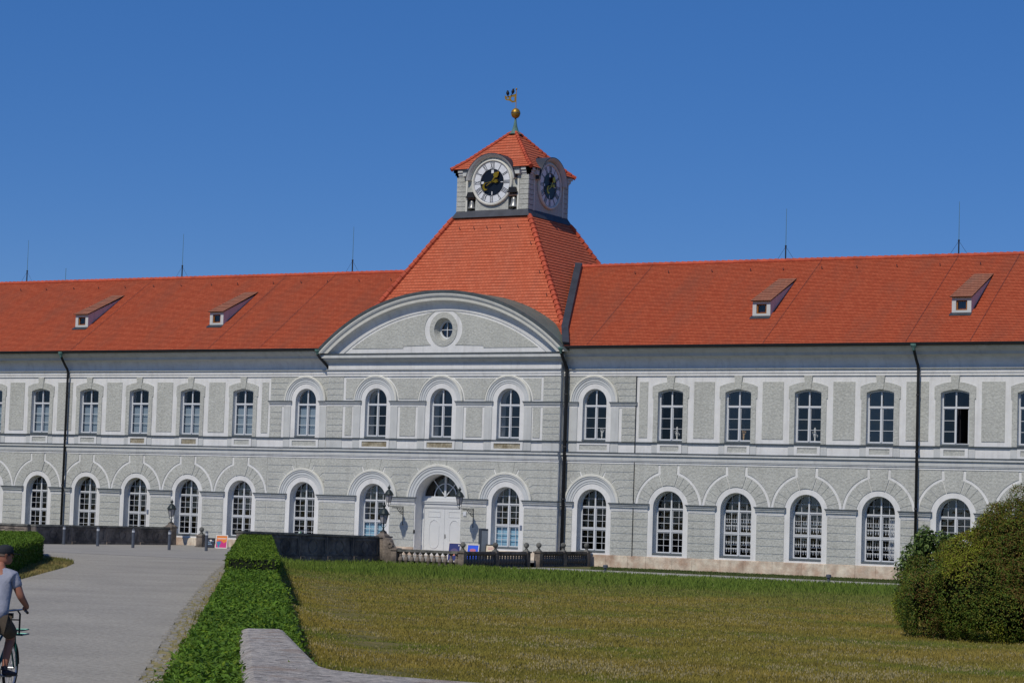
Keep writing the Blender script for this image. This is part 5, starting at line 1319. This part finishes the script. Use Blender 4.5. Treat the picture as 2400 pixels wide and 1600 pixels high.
def wall_lantern(x, label):
    root = thing('wall_lantern', label, 'wall lantern', (x, YC-.03, 2.74), 0, 'iron lanterns on brackets beside the door'); P_ = 1.55
    b = MB(); b.tube([(0, 0, 0), (0, -P_+.02, .0)], .022, 6); b.tube([(0, -.015, .03), (0, -.015, -1.05)], .02, 6); b.tube([(0, 0, -.42), (0, -.18, -.40), (0, -.5, -.22), (0, -.72, -.05)], .02, 6)
    for (cy, cz, r_) in ((-.16, -.14, .11), (-.38, -.12, .085), (-.56, -.075, .05), (-.14, -.31, .07), (-.30, -.26, .05)):
        b.tube([(0, cy+r_*(1-.06*k)*math.cos(k*.55), cz+r_*(1-.06*k)*math.sin(k*.55)) for k in range(13)], .014, 5)
    for cy in (-.8, -.95, -1.1): b.tube([(0, cy+.05*math.cos(k*.8), -.05+.05*math.sin(k*.8)) for k in range(8)], .012, 5)
    b.build('bracket', IRON, root); lantern_parts(root, .02, 1.02, -P_); return root
wall_lantern(-2.30, 'iron wall lantern on a scrolled bracket left of the white double door'); wall_lantern(2.40, 'iron wall lantern on a scrolled bracket right of the white double door')
def post_lantern(loc, label, s=1.0):
    root = thing('pier_lantern', label, 'lantern', loc, 0, 'lanterns standing on stone piers')
    b = MB(); b.lathe([(.12*s, 0), (.11*s, .03), (.05*s, .07*s), (.035*s, .14*s), (.05*s, .18*s), (.02*s, .22*s)], (0, 0, 0), 12); b.build('foot', IRON, root); lantern_parts(root, .16*s, s); return root
post_lantern((4.35, -12.65, 1.43), 'iron lantern standing on the stone pier at the end of the dark right parapet', 1.12)
post_lantern((-18.25, -1.45, 1.33), 'iron lantern standing on the pier behind the bollards at left', 1.08)

# ------------------------------------------------------------------ bollards, path lights, stele, boards
BOLM = mat('bollard_grey', srgb(92, 98, 108), .5, metal=.2, var=.2, vscale=4); BOLT = mat('bollard_band', srgb(190, 194, 198), .4)
bp_ = [(-17.95, -11.45, 'first grey bollard from the left, before the dark parapet'), (-15.1, -11.9, 'second grey bollard from the left, before the dark parapet'), (-12.3, -12.25, 'third grey bollard from the left, before the dark parapet'), (-8.95, -13.3, 'grey bollard standing in line with the left pier lantern'), (-7.6, -11.8, 'rightmost grey bollard, beside the small ball-topped stone pier')]
b0 = None
for x, y, lab in bp_:
    if b0 is None:
        b0 = thing('bollard', lab, 'bollard', (x, y, 0), 0, 'grey bollards across the forecourt')
        b = MB(); b.lathe([(.085, 0), (.085, .86)], n=14); b.build('post', BOLM, b0, smooth=False)
        b = MB(); b.lathe([(.083, .862), (.083, .97)], n=14); b.build('reflective_band', BOLT, b0)
        b = MB(); b.lathe([(.075, .972), (.085, .985), (.085, 1.02), (.05, 1.05), (.03, 1.06), (.03, 1.09), (.005, 1.10)], n=14); b.build('cap', BOLM, b0)
    else: copy_tree(b0, None, (x, y, 0), lab)
pl0 = None
for x, y, lab in ((17.75, -13.6, 'small grey path light at the grass edge below the first right-wing window'), (29.05, -13.2, 'small grey path light at the grass edge left of the big shrub')):
    b = MB(); b.lathe([(.06, -.3), (.06, .30), (.12, .31), (.12, .42), (.10, .45), (.02, .46)], n=14)
    tag(b.build('path_light', BOLM, loc=(x, y, -.2)), lab, 'path light', 'path lights along the gravel path')
STEL = mat('stele_front', srgb(150, 158, 162), .4, var=.1, vscale=3)
root = thing('information_stele', 'tall grey information pillar behind the balustrade right of the entrance', 'information pillar', (7.75, -8.3, 0), R(66))
b = MB(); b.box(-.22, .22, -.12, .12, 0, 1.72); b.build('body', mat('stele_body', srgb(62, 70, 80), .5, var=.1, vscale=3), root); b = MB(); b.box(-.19, .205, -.128, -.12, .05, 1.62); b.build('front_panel', STEL, root)
def flat(name, col, rough=.5): return mat(name, srgb(*col), rough)
def aboard(loc, rz, w_, h, label, fr, art, lean=R(12)):
    root = thing('poster_board', label, 'poster board', loc, rz, 'poster boards near the entrance')
    def tilt(b): b.v = [(x, y+ (z*math.tan(lean)), z) for x, y, z in b.v]; return b
    b = MB(); b.plate([[(-w_/2, .0), (w_/2, .0), (w_/2, h), (-w_/2, h)], [(-w_/2+.04, .05), (w_/2-.04, .05), (w_/2-.04, h-.05), (-w_/2+.04, h-.05)]], -.02, .02, back=True); tilt(b).build('frame', fr, root)
    b = MB(); b.box(-w_/2+.03, -w_/2+.07, .30, .33, 0, .02); b.tube([(-w_/2+.05, .38, 0), (-w_/2+.05, h*math.tan(lean)+.02, h*.92)], .015, 5); b.tube([(w_/2-.05, .38, 0), (w_/2-.05, h*math.tan(lean)+.02, h*.92)], .015, 5); b.build('back_leg', fr, root)
    for k, (nm, m, loops, off) in enumerate(art):
        b = MB(); b.plate([[(-w_/2+.04+(w_-.08)*u, .05+(h-.1)*v) for u, v in lp] for lp in loops], -.004-off*.002, .01-off*.002); tilt(b).build(nm, m, root)
    return root
F1 = [[(0, 0), (1, 0), (1, 1), (0, 1)]]
def blob(cx, cy, rx, ry, n=18): return [[(cx+rx*math.cos(2*PI*i/n), cy+ry*math.sin(2*PI*i/n)) for i in range(n)]]
def bars(rows): return [[(a, z), (c, z), (c, z+h), (a, z+h)] for a, c, z, h in rows]
ORG = flat('poster_orange', (226, 128, 48)); MAG = flat('poster_magenta', (196, 48, 122)); TEAL = flat('poster_teal', (60, 130, 160)); NAVY = flat('poster_navy', (34, 42, 60)); PBLUE = flat('poster_blue', (44, 92, 225)); PBLU2 = flat('poster_deep_blue', (42, 52, 112)); PCRM = flat('poster_cream', (222, 208, 180)); PINKY = flat('poster_coral', (190, 110, 130)); WLET = flat('poster_white', (220, 214, 208)); BLET = flat('poster_pale_blue', (150, 175, 195))
def art_text(mname, m, rows, off=3): return [(mname, m, [r_], off) for r_ in bars(rows)]
aboard((-12.265, -4.316, 0), R(16), .72, .78, 'orange and magenta poster board leaning by the parapet end near the hedge', WLET,
    [('poster', ORG, F1, 0), ('magenta_field', MAG, [[(0, 0), (1, 0), (1, .55), (.72, .38), (.5, .55), (.3, .62), (.1, .56), (0, .45)]], 1), ('teal_shape', TEAL, [[(.0, .48), (.15, .52), (.42, .5), (.45, .42), (.30, .1), (.38, 0), (.2, 0), (.12, .22)]], 2)]+art_text('text_line', WLET, [(.06, .94, .76, .05), (.06, .9, .70, .02)]))
aboard((-13.081, -4.327, 0), R(16), .58, .58, 'dark chalkboard-like poster board with pale lines next to the ball-topped pier', BLACKP,
    [('poster', NAVY, F1, 0), ('pale_motif', WLET, blob(.55, .8, .16, .10), 1)]+art_text('text_line', BLET, [(.1, .62, .5, .07), (.1, .75, .3, .07), (.08, .3, .72, .05), (.7, .92, .68, .05)]))
aboard((7.35, -10.6, 0), R(10), .68, .98, 'white-framed poster board with a dark blue picture behind the balustrade', WLET, [('poster', PBLU2, F1, 0), ('pale_halo', flat('poster_violet', (96, 84, 120)), blob(.5, .52, .36, .2), 1), ('dark_motif', flat('poster_dark', (40, 24, 36)), blob(.5, .45, .34, .12), 2), ('coral_motif', flat('poster_skin', (200, 130, 110)), blob(.5, .38, .13, .10), 3), ('pale_corner', WLET, blob(.88, .9, .06, .045), 3)])
aboard((8.05, -9.9, 0), R(10), .66, .92, 'white-framed bright blue poster board behind the middle stone ball', WLET, [('poster', PBLUE, F1, 0), ('coral_lettering', PINKY, blob(.48, .68, .3, .1), 1)])
aboard((8.35, -8.6, 0), R(10), .60, .92, 'black-framed cream poster board just right of the middle stone ball', BLACKP, [('poster', PCRM, F1, 0)]+art_text('text_line', PINKY, [(.15, .8, .84, .03), (.2, .7, .74, .03)]))

# ------------------------------------------------------------------ foreground stone parapet
def marble():
    m = bpy.data.materials.new('weathered_marble'); m.use_nodes = True; n = m.node_tree.nodes; l = m.node_tree.links; b = n['Principled BSDF']
    tc = n.new('ShaderNodeTexCoord'); mp = n.new('ShaderNodeMapping'); mp.inputs['Scale'].default_value = (3.0, 4.2, 3.6); mp.inputs['Rotation'].default_value = (0, 0, R(38)); l.new(tc.outputs['Object'], mp.inputs[0])
    t = n.new('ShaderNodeTexNoise'); t.inputs['Scale'].default_value = 2.6; t.inputs['Detail'].default_value = 10; t.inputs['Roughness'].default_value = .8; l.new(mp.outputs[0], t.inputs[0])
    r_ = n.new('ShaderNodeValToRGB'); e = r_.color_ramp.elements; e[0].position = .36; e[0].color = (.06, .058, .055, 1); e[1].position = .62; e[1].color = (.72, .66, .57, 1)
    x = e.new(.48); x.color = (.43, .395, .345, 1); l.new(t.outputs[0], r_.inputs[0])
    t2 = n.new('ShaderNodeTexNoise'); t2.inputs['Scale'].default_value = 2.2; t2.inputs['Detail'].default_value = 5; l.new(tc.outputs['Object'], t2.inputs[0])
    r2 = n.new('ShaderNodeValToRGB'); r2.color_ramp.elements[0].position = .52; r2.color_ramp.elements[1].position = .72; r2.color_ramp.elements[1].color = (.75, .75, .75, 1); r2.color_ramp.elements[0].color = (0, 0, 0, 1); l.new(t2.outputs[0], r2.inputs[0])
    mx = n.new('ShaderNodeMixRGB'); l.new(r2.outputs[0], mx.inputs[0]); l.new(r_.outputs[0], mx.inputs[1]); mx.inputs[2].default_value = (.34, .235, .16, 1)
    v = n.new('ShaderNodeTexVoronoi'); v.inputs['Scale'].default_value = 26; l.new(tc.outputs['Object'], v.inputs[0])
    r3 = n.new('ShaderNodeValToRGB'); r3.color_ramp.elements[0].position = .10; r3.color_ramp.elements[0].color = (.25, .25, .25, 1); r3.color_ramp.elements[1].position = .28; r3.color_ramp.elements[1].color = (1, 1, 1, 1); l.new(v.outputs['Distance'], r3.inputs[0])
    m2 = n.new('ShaderNodeMixRGB'); m2.blend_type = 'MULTIPLY'; m2.inputs[0].default_value = .8; l.new(mx.outputs[0], m2.inputs[1]); l.new(r3.outputs[0], m2.inputs[2]); l.new(m2.outputs[0], b.inputs['Base Color'])
    bp = n.new('ShaderNodeBump'); bp.inputs['Strength'].default_value = 1.0; bp.inputs['Distance'].default_value = .05; l.new(t.outputs[0], bp.inputs['Height']); l.new(bp.outputs[0], b.inputs['Normal']); b.inputs['Roughness'].default_value = .85
    return m
MARB = marble()
# top outline (world xy at z=1.0) of the L-shaped coping
far_l = Vector((50.84, -87.39)); far_r = Vector((51.30, -86.97)); in_c = Vector((55.55, -92.30)); out_r = Vector((66.0, -92.6))
def rounded(pts_r, n=8): return pts_r
fil = [Vector((55.25, -91.90)), Vector((55.62, -92.33)), Vector((56.05, -92.68)), Vector((56.6, -92.86)), Vector((57.3, -92.90))]
outl = [far_l]+[far_r]+[Vector((53.3, -89.47))]+fil+[out_r, Vector((66.0, -93.5)), Vector((58.2, -93.75)), Vector((57.0, -95.6)), Vector((56.5, -94.93)), Vector((53.6, -91.07))]
root = thing('stone_wall_coping', 'pale weathered marble parapet coping turning a corner in the foreground', 'parapet', (51, -87, 0))
O_ = Vector((51, -87))
def inset(pts, d):
    n = len(pts); out = []
    for i in range(n):
        a, p, c = pts[i-1], pts[i], pts[(i+1) % n]; e1 = (p-a).normalized(); e2 = (c-p).normalized(); n1 = Vector((e1.y, -e1.x)); n2 = Vector((e2.y, -e2.x)); b_ = (n1+n2)
        b_ = b_/max(.4, b_.length**2/2) if b_.length > .1 else n1
        out.append(p+b_*d)
    return out
b = MB(); prof = [(-.07, -.62), (-.07, -.40), (-.055, -.24), (-.03, -.13), (.01, -.06), (.055, -.02), (.11, 0.0)]
rings = [inset(outl, d) for d, _ in prof]; n = len(outl)
for (d, dz), rg in zip(prof, rings): b.v += [(p.x-O_.x, p.y-O_.y, 1.0+dz) for p in rg]
for k in range(len(prof)-1):
    for i in range(n): b.f.append((k*n+i, k*n+(i+1) % n, (k+1)*n+(i+1) % n, (k+1)*n+i)); b.m.append(0); b.uv.append(None)
tr = tessellate_polygon([[Vector((p.x, p.y, 0)) for p in rings[-1]]]); b.f += [tuple((len(prof)-1)*n+i for i in t) for t in tr]; b.m += [0]*len(tr); b.uv += [None]*len(tr)
b.build('coping', MARB, root)
b = MB(); rg = inset(outl, .14); b.v += [(p.x-O_.x, p.y-O_.y, z) for z in (-.4, .6) for p in rg]; b.f += [(i, (i+1) % n, (i+1) % n+n, i+n) for i in range(n)]; b.m = [0]*n; b.uv = [None]*n
b.build('wall_body', STONE, root)

# ------------------------------------------------------------------ bicycles
BTEAL = mat('bike_frame_teal', srgb(30, 92, 84), .35, metal=.3); BBLK = mat('bike_black', srgb(18, 19, 22), .45); BSIL = mat('bike_silver', srgb(170, 172, 176), .3, metal=.8); RUB = mat('tyre_rubber', srgb(24, 24, 25), .8); LENS = mat('bike_lamp_lens', srgb(225, 240, 225), .15); BGRN = mat('bike_light_green', srgb(50, 140, 70), .4)
def bicycle(label, loc, rz, carrier=True, group=None, fm=BTEAL):
    root = thing('bicycle', label, 'bicycle', loc, rz, group)   # local +y = heading
    for cy in (-.42, .70):
        w_ = MB(); N_ = 36; w_.tube([(0, cy+.315*math.cos(2*PI*i/N_), .335+.315*math.sin(2*PI*i/N_)) for i in range(N_)], .021, 8, closed=True); o = w_.build('tyre', RUB, root, smooth=True); o.name = 'wheel'
        s = MB(); s.tube([(0, cy+.292*math.cos(2*PI*i/N_), .335+.292*math.sin(2*PI*i/N_)) for i in range(N_)], .012, 6, closed=True); s.build('rim', BSIL, o)
        s = MB()
        for k in range(20): t = 2*PI*k/20; s.tube([(.02*(-1)**k, cy, .335), (0, cy+.29*math.cos(t), .335+.29*math.sin(t))], .0022, 3)
        s.tube([(-.05, cy, .335), (.05, cy, .335)], .018, 8); s.build('spokes', BSIL, o)
        f = MB(); f.tube([(0, cy+.355*math.cos(t), .335+.355*math.sin(t)) for t in [R(a) for a in range(5 if cy > 0 else 20, 175, 10)]], .022, 6); f.build('mudguard', BBLK, root)
    f = MB(); bb = (0, .02, .29); st = (0, -.14, .84); ht = (0, .46, .88); hb = (0, .52, .70)
    f.tube([bb, st], .017, 8); f.tube([bb, hb], .019, 8); f.tube([(0, -.08, .62), ht], .016, 8); f.tube([ht, hb], .021, 8)
    for sx in (-.05, .05): f.tube([(sx*.4, .02, .29), (sx, -.42, .335)], .010, 6); f.tube([(sx*.3, -.12, .80), (sx, -.42, .335)], .009, 6); f.tube([(sx*.6, .53, .68), (sx, .60, .5), (sx, .70, .335)], .012, 6)
    f.build('frame', fm, root)
    s = MB(); s.tube([(0, -.14, .84), (0, -.165, .93)], .013, 6); s.build('seat_post', BSIL, root)
    s = MB(); s.add([(-.10, -.30, .94), (.10, -.30, .94), (.11, -.22, .955), (-.11, -.22, .955), (.045, -.06, .95), (-.045, -.06, .95), (.02, .04, .94), (-.02, .04, .94)]+[(-.09, -.29, .90), (.09, -.29, .90), (.10, -.22, .90), (-.10, -.22, .90), (.04, -.06, .91), (-.04, -.06, .91), (.018, .035, .915), (-.018, .035, .915)],
        [(0, 1, 2, 3), (3, 2, 4, 5), (5, 4, 6, 7), (0, 1, 9, 8), (1, 2, 10, 9), (2, 4, 12, 10), (4, 6, 14, 12), (6, 7, 15, 14), (7, 5, 13, 15), (5, 3, 11, 13), (3, 0, 8, 11)]); s.build('saddle', BBLK, root)
    s = MB(); s.tube([(0, .46, .88), (0, .44, 1.06), (0, .48, 1.10)], .014, 7)
    s.tube([(-.30, .24, 1.13), (-.26, .34, 1.14), (-.16, .46, 1.12), (0, .49, 1.10), (.16, .46, 1.12), (.26, .34, 1.14), (.30, .24, 1.13)], .012, 7); s.build('handlebar', BSIL, root)
    for sx in (-1, 1): s = MB(); s.tube([(sx*.275, .30, 1.135), (sx*.36, .14, 1.10)], .018, 8); s.build('grip', BBLK, root)
    s = MB(); s.tube([(-.07, .02, .29), (.07, .02, .29)], .02, 8); s.tube([(.07, .02, .29), (.08, .17, .27)], .01, 6); s.tube([(-.07, .02, .29), (-.08, -.12, .36)], .01, 6); s.lathe([(.09, -.004), (.09, .004)], (0, 0, 0), 20); k = 40; s.v[-k:] = [(.05+z, .02+x, .29+y) for x, y, z in s.v[-k:]]
    s.build('crankset', BSIL, root)
    for sx, (py, pz) in ((1, (.13, .268)), (-1, (-.06, .385))): s = MB(); s.box(sx*.08, sx*.18, py-.045, py+.045, pz-.012, pz+.012); s.build('pedal', BBLK, root)
    s = MB()
    for sx in (-.07, .07): s.tube([(sx, -.16, .72), (sx, -.62, .72), (sx*.7, -.44, .36)], .007, 5)
    for yy in (-.25, -.4, -.6): s.tube([(-.07, yy, .72), (.07, yy, .72)], .006, 5)
    s.build('rear_rack', BBLK, root)
    if carrier:
        s = MB()
        for sx in (-.17, .17): s.tube([(sx, .58, .78), (sx, .92, .78)], .012, 6); s.tube([(sx*.35, .66, .80), (sx*.5, .70, .36)], .009, 5)
        for yy in (.58, .68, .78, .92): s.tube([(-.17, yy, .78), (.17, yy, .78)], .010, 6)
        s.tube([(-.17, .92, .84), (.17, .92, .84), (.17, .58, .84), (-.17, .58, .84), (-.17, .92, .84)], .009, 5); s.build('front_carrier', fm, root)
        s = MB(); s.tube([(-.13, .60, .80), (-.13, .60, 1.06), (-.09, .60, 1.11), (.09, .60, 1.11), (.13, .60, 1.06), (.13, .60, .80)], .013, 6); s.tube([(-.13, .60, .98), (.13, .60, .98)], .010, 6); s.build('carrier_hoop', BBLK, root)
        s = MB(); s.box(-.05, .05, .52, .58, 1.0, 1.07); s.build('front_lamp', BBLK, root)
    else:
        s = MB(); s.ball((0, .58, .98), .06, 10); s.build('front_lamp', BGRN, root)
        s = MB(); s.lathe([(.05, 0), (.045, .02), (.005, .03)], n=12); s.v = [(x, .63+z, .98+y) for x, y, z in s.v]; s.build('lamp_lens', LENS, root)
    return root
pk = (3.437, -18.104, 0)
b = MB(); b.box(-.7, .7, -1.3, 1.3, -.2, .20); b.build('paving', STONE, loc=(pk[0]-.35, pk[1], 0), kind='structure')
bicycle('parked bicycle behind the dark right parapet, only handlebar and green lamp showing', (pk[0], pk[1], .20), R(180), False).scale = (1.1, 1.1, 1.1)
cyc = (48.099, -88.986, 0); HEAD = -0.4544       # heading: away from the camera, a little to the right
bicycle('black and teal bicycle with a front carrier ridden by the man in the grey shirt', cyc, -HEAD, True)

# ------------------------------------------------------------------ cyclist
SKIN = mat('skin', srgb(158, 108, 88), .55, var=.12, vscale=6); SHIRT = mat('grey_blue_shirt', srgb(148, 152, 166), .9, var=.16, vscale=4, bump=1.0, bscale=5, stretch=(1, 1, .5)); SHORT = mat('olive_brown_shorts', srgb(74, 66, 56), .9, var=.25, vscale=5, bump=.4, bscale=10)
CAPM = mat('dark_cap', srgb(40, 44, 50), .85, var=.2, vscale=10); SHOE = mat('dark_shoe', srgb(36, 40, 54), .7, var=.2, vscale=8); SOLE = mat('shoe_sole', srgb(120, 118, 112), .8); HAIR = mat('grey_hair', srgb(90, 78, 70), .8, var=.3, vscale=20)
def skin_mesh(name, joints, edges, m, parent, sub=2, root_i=0):
    me = bpy.data.meshes.new(name); ks = list(joints); me.from_pydata([joints[k][0] for k in ks], [(ks.index(a), ks.index(b_)) for a, b_ in edges], [])
    o = bpy.data.objects.new(name, me); COL.objects.link(o); me.materials.append(m)
    md = o.modifiers.new('skin', 'SKIN'); md.use_smooth_shade = True
    for i, k in enumerate(ks):
        r_ = joints[k][1]; r_ = r_ if isinstance(r_, tuple) else (r_, r_); me.skin_vertices[0].data[i].radius = r_; me.skin_vertices[0].data[i].use_root = (i == root_i)
    s = o.modifiers.new('sub', 'SUBSURF'); s.levels = sub; s.render_levels = sub
    if parent: o.parent = parent
    return o
person = thing('person', 'man in dark cap, pale grey-blue t-shirt and olive shorts riding away at left edge', 'person', cyc, -HEAD)
J = dict(
 pel=((0, -.14, 1.03), (.17, .13)), wai=((0, -.09, 1.17), (.155, .115)), che=((-.03, .04, 1.42), (.18, .125)), upc=((-.045, .11, 1.57), (.15, .10)), nek=((-.04, .16, 1.68), (.058, .06)), nk2=((-.035, .20, 1.76), (.052, .055)),
 shr=((.155, .12, 1.565), .070), elr=((.265, .12, 1.31), .054), wrr=((.315, .26, 1.175), .037), plr=((.30, .28, 1.145), (.040, .030)),
 shl=((-.245, .12, 1.565), .070), ell=((-.335, .15, 1.30), .046), wrl=((-.315, .27, 1.165), .031), pll=((-.30, .28, 1.14), (.036, .026)),
 hir=((.10, -.10, .97), .105), knr=((.135, .20, .77), .068), car=((.125, .10, .60), .060), anr=((.12, .01, .355), .038), ftr=((.15, .05, .31), (.036, .03)), tor=((.22, .13, .29), (.034, .022)),
 hil=((-.10, -.10, .97), .105), knl=((-.135, .26, .80), .066), cal=((-.13, .12, .66), .056), anl=((-.125, -.08, .47), .036), ftl=((-.13, -.01, .44), (.036, .03)), tol=((-.135, .09, .43), (.034, .022)))
Ed = [('pel', 'wai'), ('wai', 'che'), ('che', 'upc'), ('upc', 'nek'), ('nek', 'nk2')]
for s_ in 'rl': Ed += [('upc', 'sh'+s_), ('sh'+s_, 'el'+s_), ('el'+s_, 'wr'+s_), ('wr'+s_, 'pl'+s_), ('pel', 'hi'+s_), ('hi'+s_, 'kn'+s_), ('kn'+s_, 'ca'+s_), ('ca'+s_, 'an'+s_), ('an'+s_, 'ft'+s_), ('ft'+s_, 'to'+s_)]
skin_mesh('body', J, Ed, SKIN, person)
# hands: fingers curled round the grips
for sx, nm in ((1, 'r'), (-1, 'l')):
    for k in range(4):
        by = .305-.026*k; bx = sx*(.278+.012*k); zz = 1.150-.004*k; L_ = (1, 1.08, 1.0, .82)[k]
        jj = dict(a=((bx+sx*.012, by, zz+.010), .0125), b=((bx-sx*.012, by+.012, zz+.026*L_), .0115), c=((bx-sx*.034*L_, by+.014, zz+.006), .0105), d=((bx-sx*.028*L_, by+.010, zz-.020*L_), .009))
        skin_mesh('finger', jj, [('a', 'b'), ('b', 'c'), ('c', 'd')], SKIN, person, 1)
    jj = dict(a=((sx*.30, .285, 1.125), .014), b=((sx*.282, .315, 1.108), .0125), c=((sx*.262, .335, 1.112), .010)); skin_mesh('thumb', jj, [('a', 'b'), ('b', 'c')], SKIN, person, 1)
# head, turned a little to the right
HC = Vector((-.005, .235, 1.845)); ht_ = R(-58)
def hrot(p): x, y, z = p; return (HC.x+x*math.cos(ht_)-y*math.sin(ht_), HC.y+x*math.sin(ht_)+y*math.cos(ht_), HC.z+z)
b = MB(); prof = [(.004, -.125), (.04, -.12), (.058, -.10), (.068, -.07), (.074, -.03), (.079, .01), (.080, .05), (.072, .085), (.05, .11), (.004, .122)]
b.lathe(prof, n=20); b.v = [(x*.96, y*1.22+(.018 if z < -.03 and y > 0 else 0), z) for x, y, z in b.v]
b.add([(-.012, .09, .01), (.012, .09, .01), (.017, .10, -.032), (-.017, .10, -.032), (0, .125, -.026), (0, .098, .015)], [(0, 5, 4, 3), (5, 1, 2, 4), (3, 4, 2)])
for sx in (-1, 1):
    b.lathe([(.006, -.032), (.016, -.02), (.020, .005), (.017, .025), (.006, .034)], n=8); k = 40; b.v[-k:] = [(sx*(.078+abs(x)*.6), -.005+y*1.1, -.005+z) for x, y, z in b.v[-k:]]
    b.ball((sx*.03, .083, .012), .012, 8)
b.tube([(-.02, .094, -.062), (0, .099, -.062), (.02, .094, -.062)], .006, 6)
b.v = [hrot(v) for v in b.v]; b.build('head', SKIN, person, smooth=True)
b = MB(); b.lathe([(.083, .0), (.083, .03), (.078, .06)], n=20); b.v = [(x*.97, y*1.18-.008, z-.01) for x, y, z in b.v]; b.v = [hrot(v) for v in b.v]; b.build('hair', HAIR, person, smooth=True)
b = MB(); b.lathe([(.088, .02), (.093, .045), (.090, .08), (.078, .108), (.05, .130), (.015, .138), (.002, .139)], n=22); b.v = [(x, y*1.2, z) for x, y, z in b.v]
n_ = 10; top = [(.078*math.cos(PI*i/n_), .075+.135*math.sin(PI*i/n_), .034-.022*math.sin(PI*i/n_)) for i in range(n_+1)]; b.add(top+[(x, y, z-.008) for x, y, z in top], [tuple(range(n_+1)), tuple(range(n_+1, 2*n_+2))]+[(i, i+1, i+n_+2, i+n_+1) for i in range(n_)])
b.v = [hrot(v) for v in b.v]; b.build('cap', CAPM, person, smooth=False)
b = MB(); b.tube([(-.05, .096, .014), (-.03, .105, .012), (.03, .105, .012), (.05, .096, .014)], .012, 6); b.tube([(.06, .09, .016), (.083, .01, .012)], .004, 4); b.v = [hrot(v) for v in b.v]; b.build('sunglasses', BBLK, person)
# clothes
JS = dict(a=((0, -.16, .975), (.205, .16)), b=((0, -.10, 1.16), (.19, .142)), c=((-.03, .035, 1.41), (.215, .150)), d=((-.045, .11, 1.575), (.165, .112)), e=((-.04, .155, 1.69), (.074, .076)),
   f=((.155, .12, 1.565), .094), g=((.220, .125, 1.405), .078), h=((-.25, .12, 1.565), .094), i=((-.312, .135, 1.415), .078))
skin_mesh('t_shirt', JS, [('a', 'b'), ('b', 'c'), ('c', 'd'), ('d', 'e'), ('d', 'f'), ('f', 'g'), ('d', 'h'), ('h', 'i')], SHIRT, person)
JK = dict(a=((0, -.12, .98), (.17, .13)), b=((.105, -.09, .96), .135), c=((.135, .14, .84), .104), d=((.137, .18, .785), .098), e=((-.105, -.09, .96), .135), f=((-.135, .18, .84), .100), g=((-.137, .225, .80), .094))
skin_mesh('shorts', JK, [('a', 'b'), ('b', 'c'), ('c', 'd'), ('a', 'e'), ('e', 'f'), ('f', 'g')], SHORT, person)
for s_, (fx, fy, fz), dx in ((1, (.125, -.01, .325), .12), (-1, (-.13, -.08, .44), .01)):
    JF = dict(a=((fx, fy-.05, fz-.005), (.040, .038)), b=((fx+.1*dx*s_, fy+.03, fz), (.046, .046)), c=((fx+dx*.7*s_, fy+.12, fz-.022), (.048, .032)), d=((fx+dx*s_, fy+.17, fz-.030), (.036, .022)))
    o = skin_mesh('shoe', JF, [('a', 'b'), ('b', 'c'), ('c', 'd')], SHOE, person)
    b = MB(); b.tube([(fx, fy-.08, fz-.045), (fx, fy+.05, fz-.048), (fx+dx*s_, fy+.18, fz-.052)], [.034, .036, .030], 10); b.v = [(x, y, (z-(fz-.047))*.3+fz-.047) for x, y, z in b.v]; b.build('sole', SOLE, o)
    b = MB(); b.lathe([(.044, 0), (.046, .05)], (fx, fy+.005, fz+.03), 12); b.build('sock', SHOE, person)
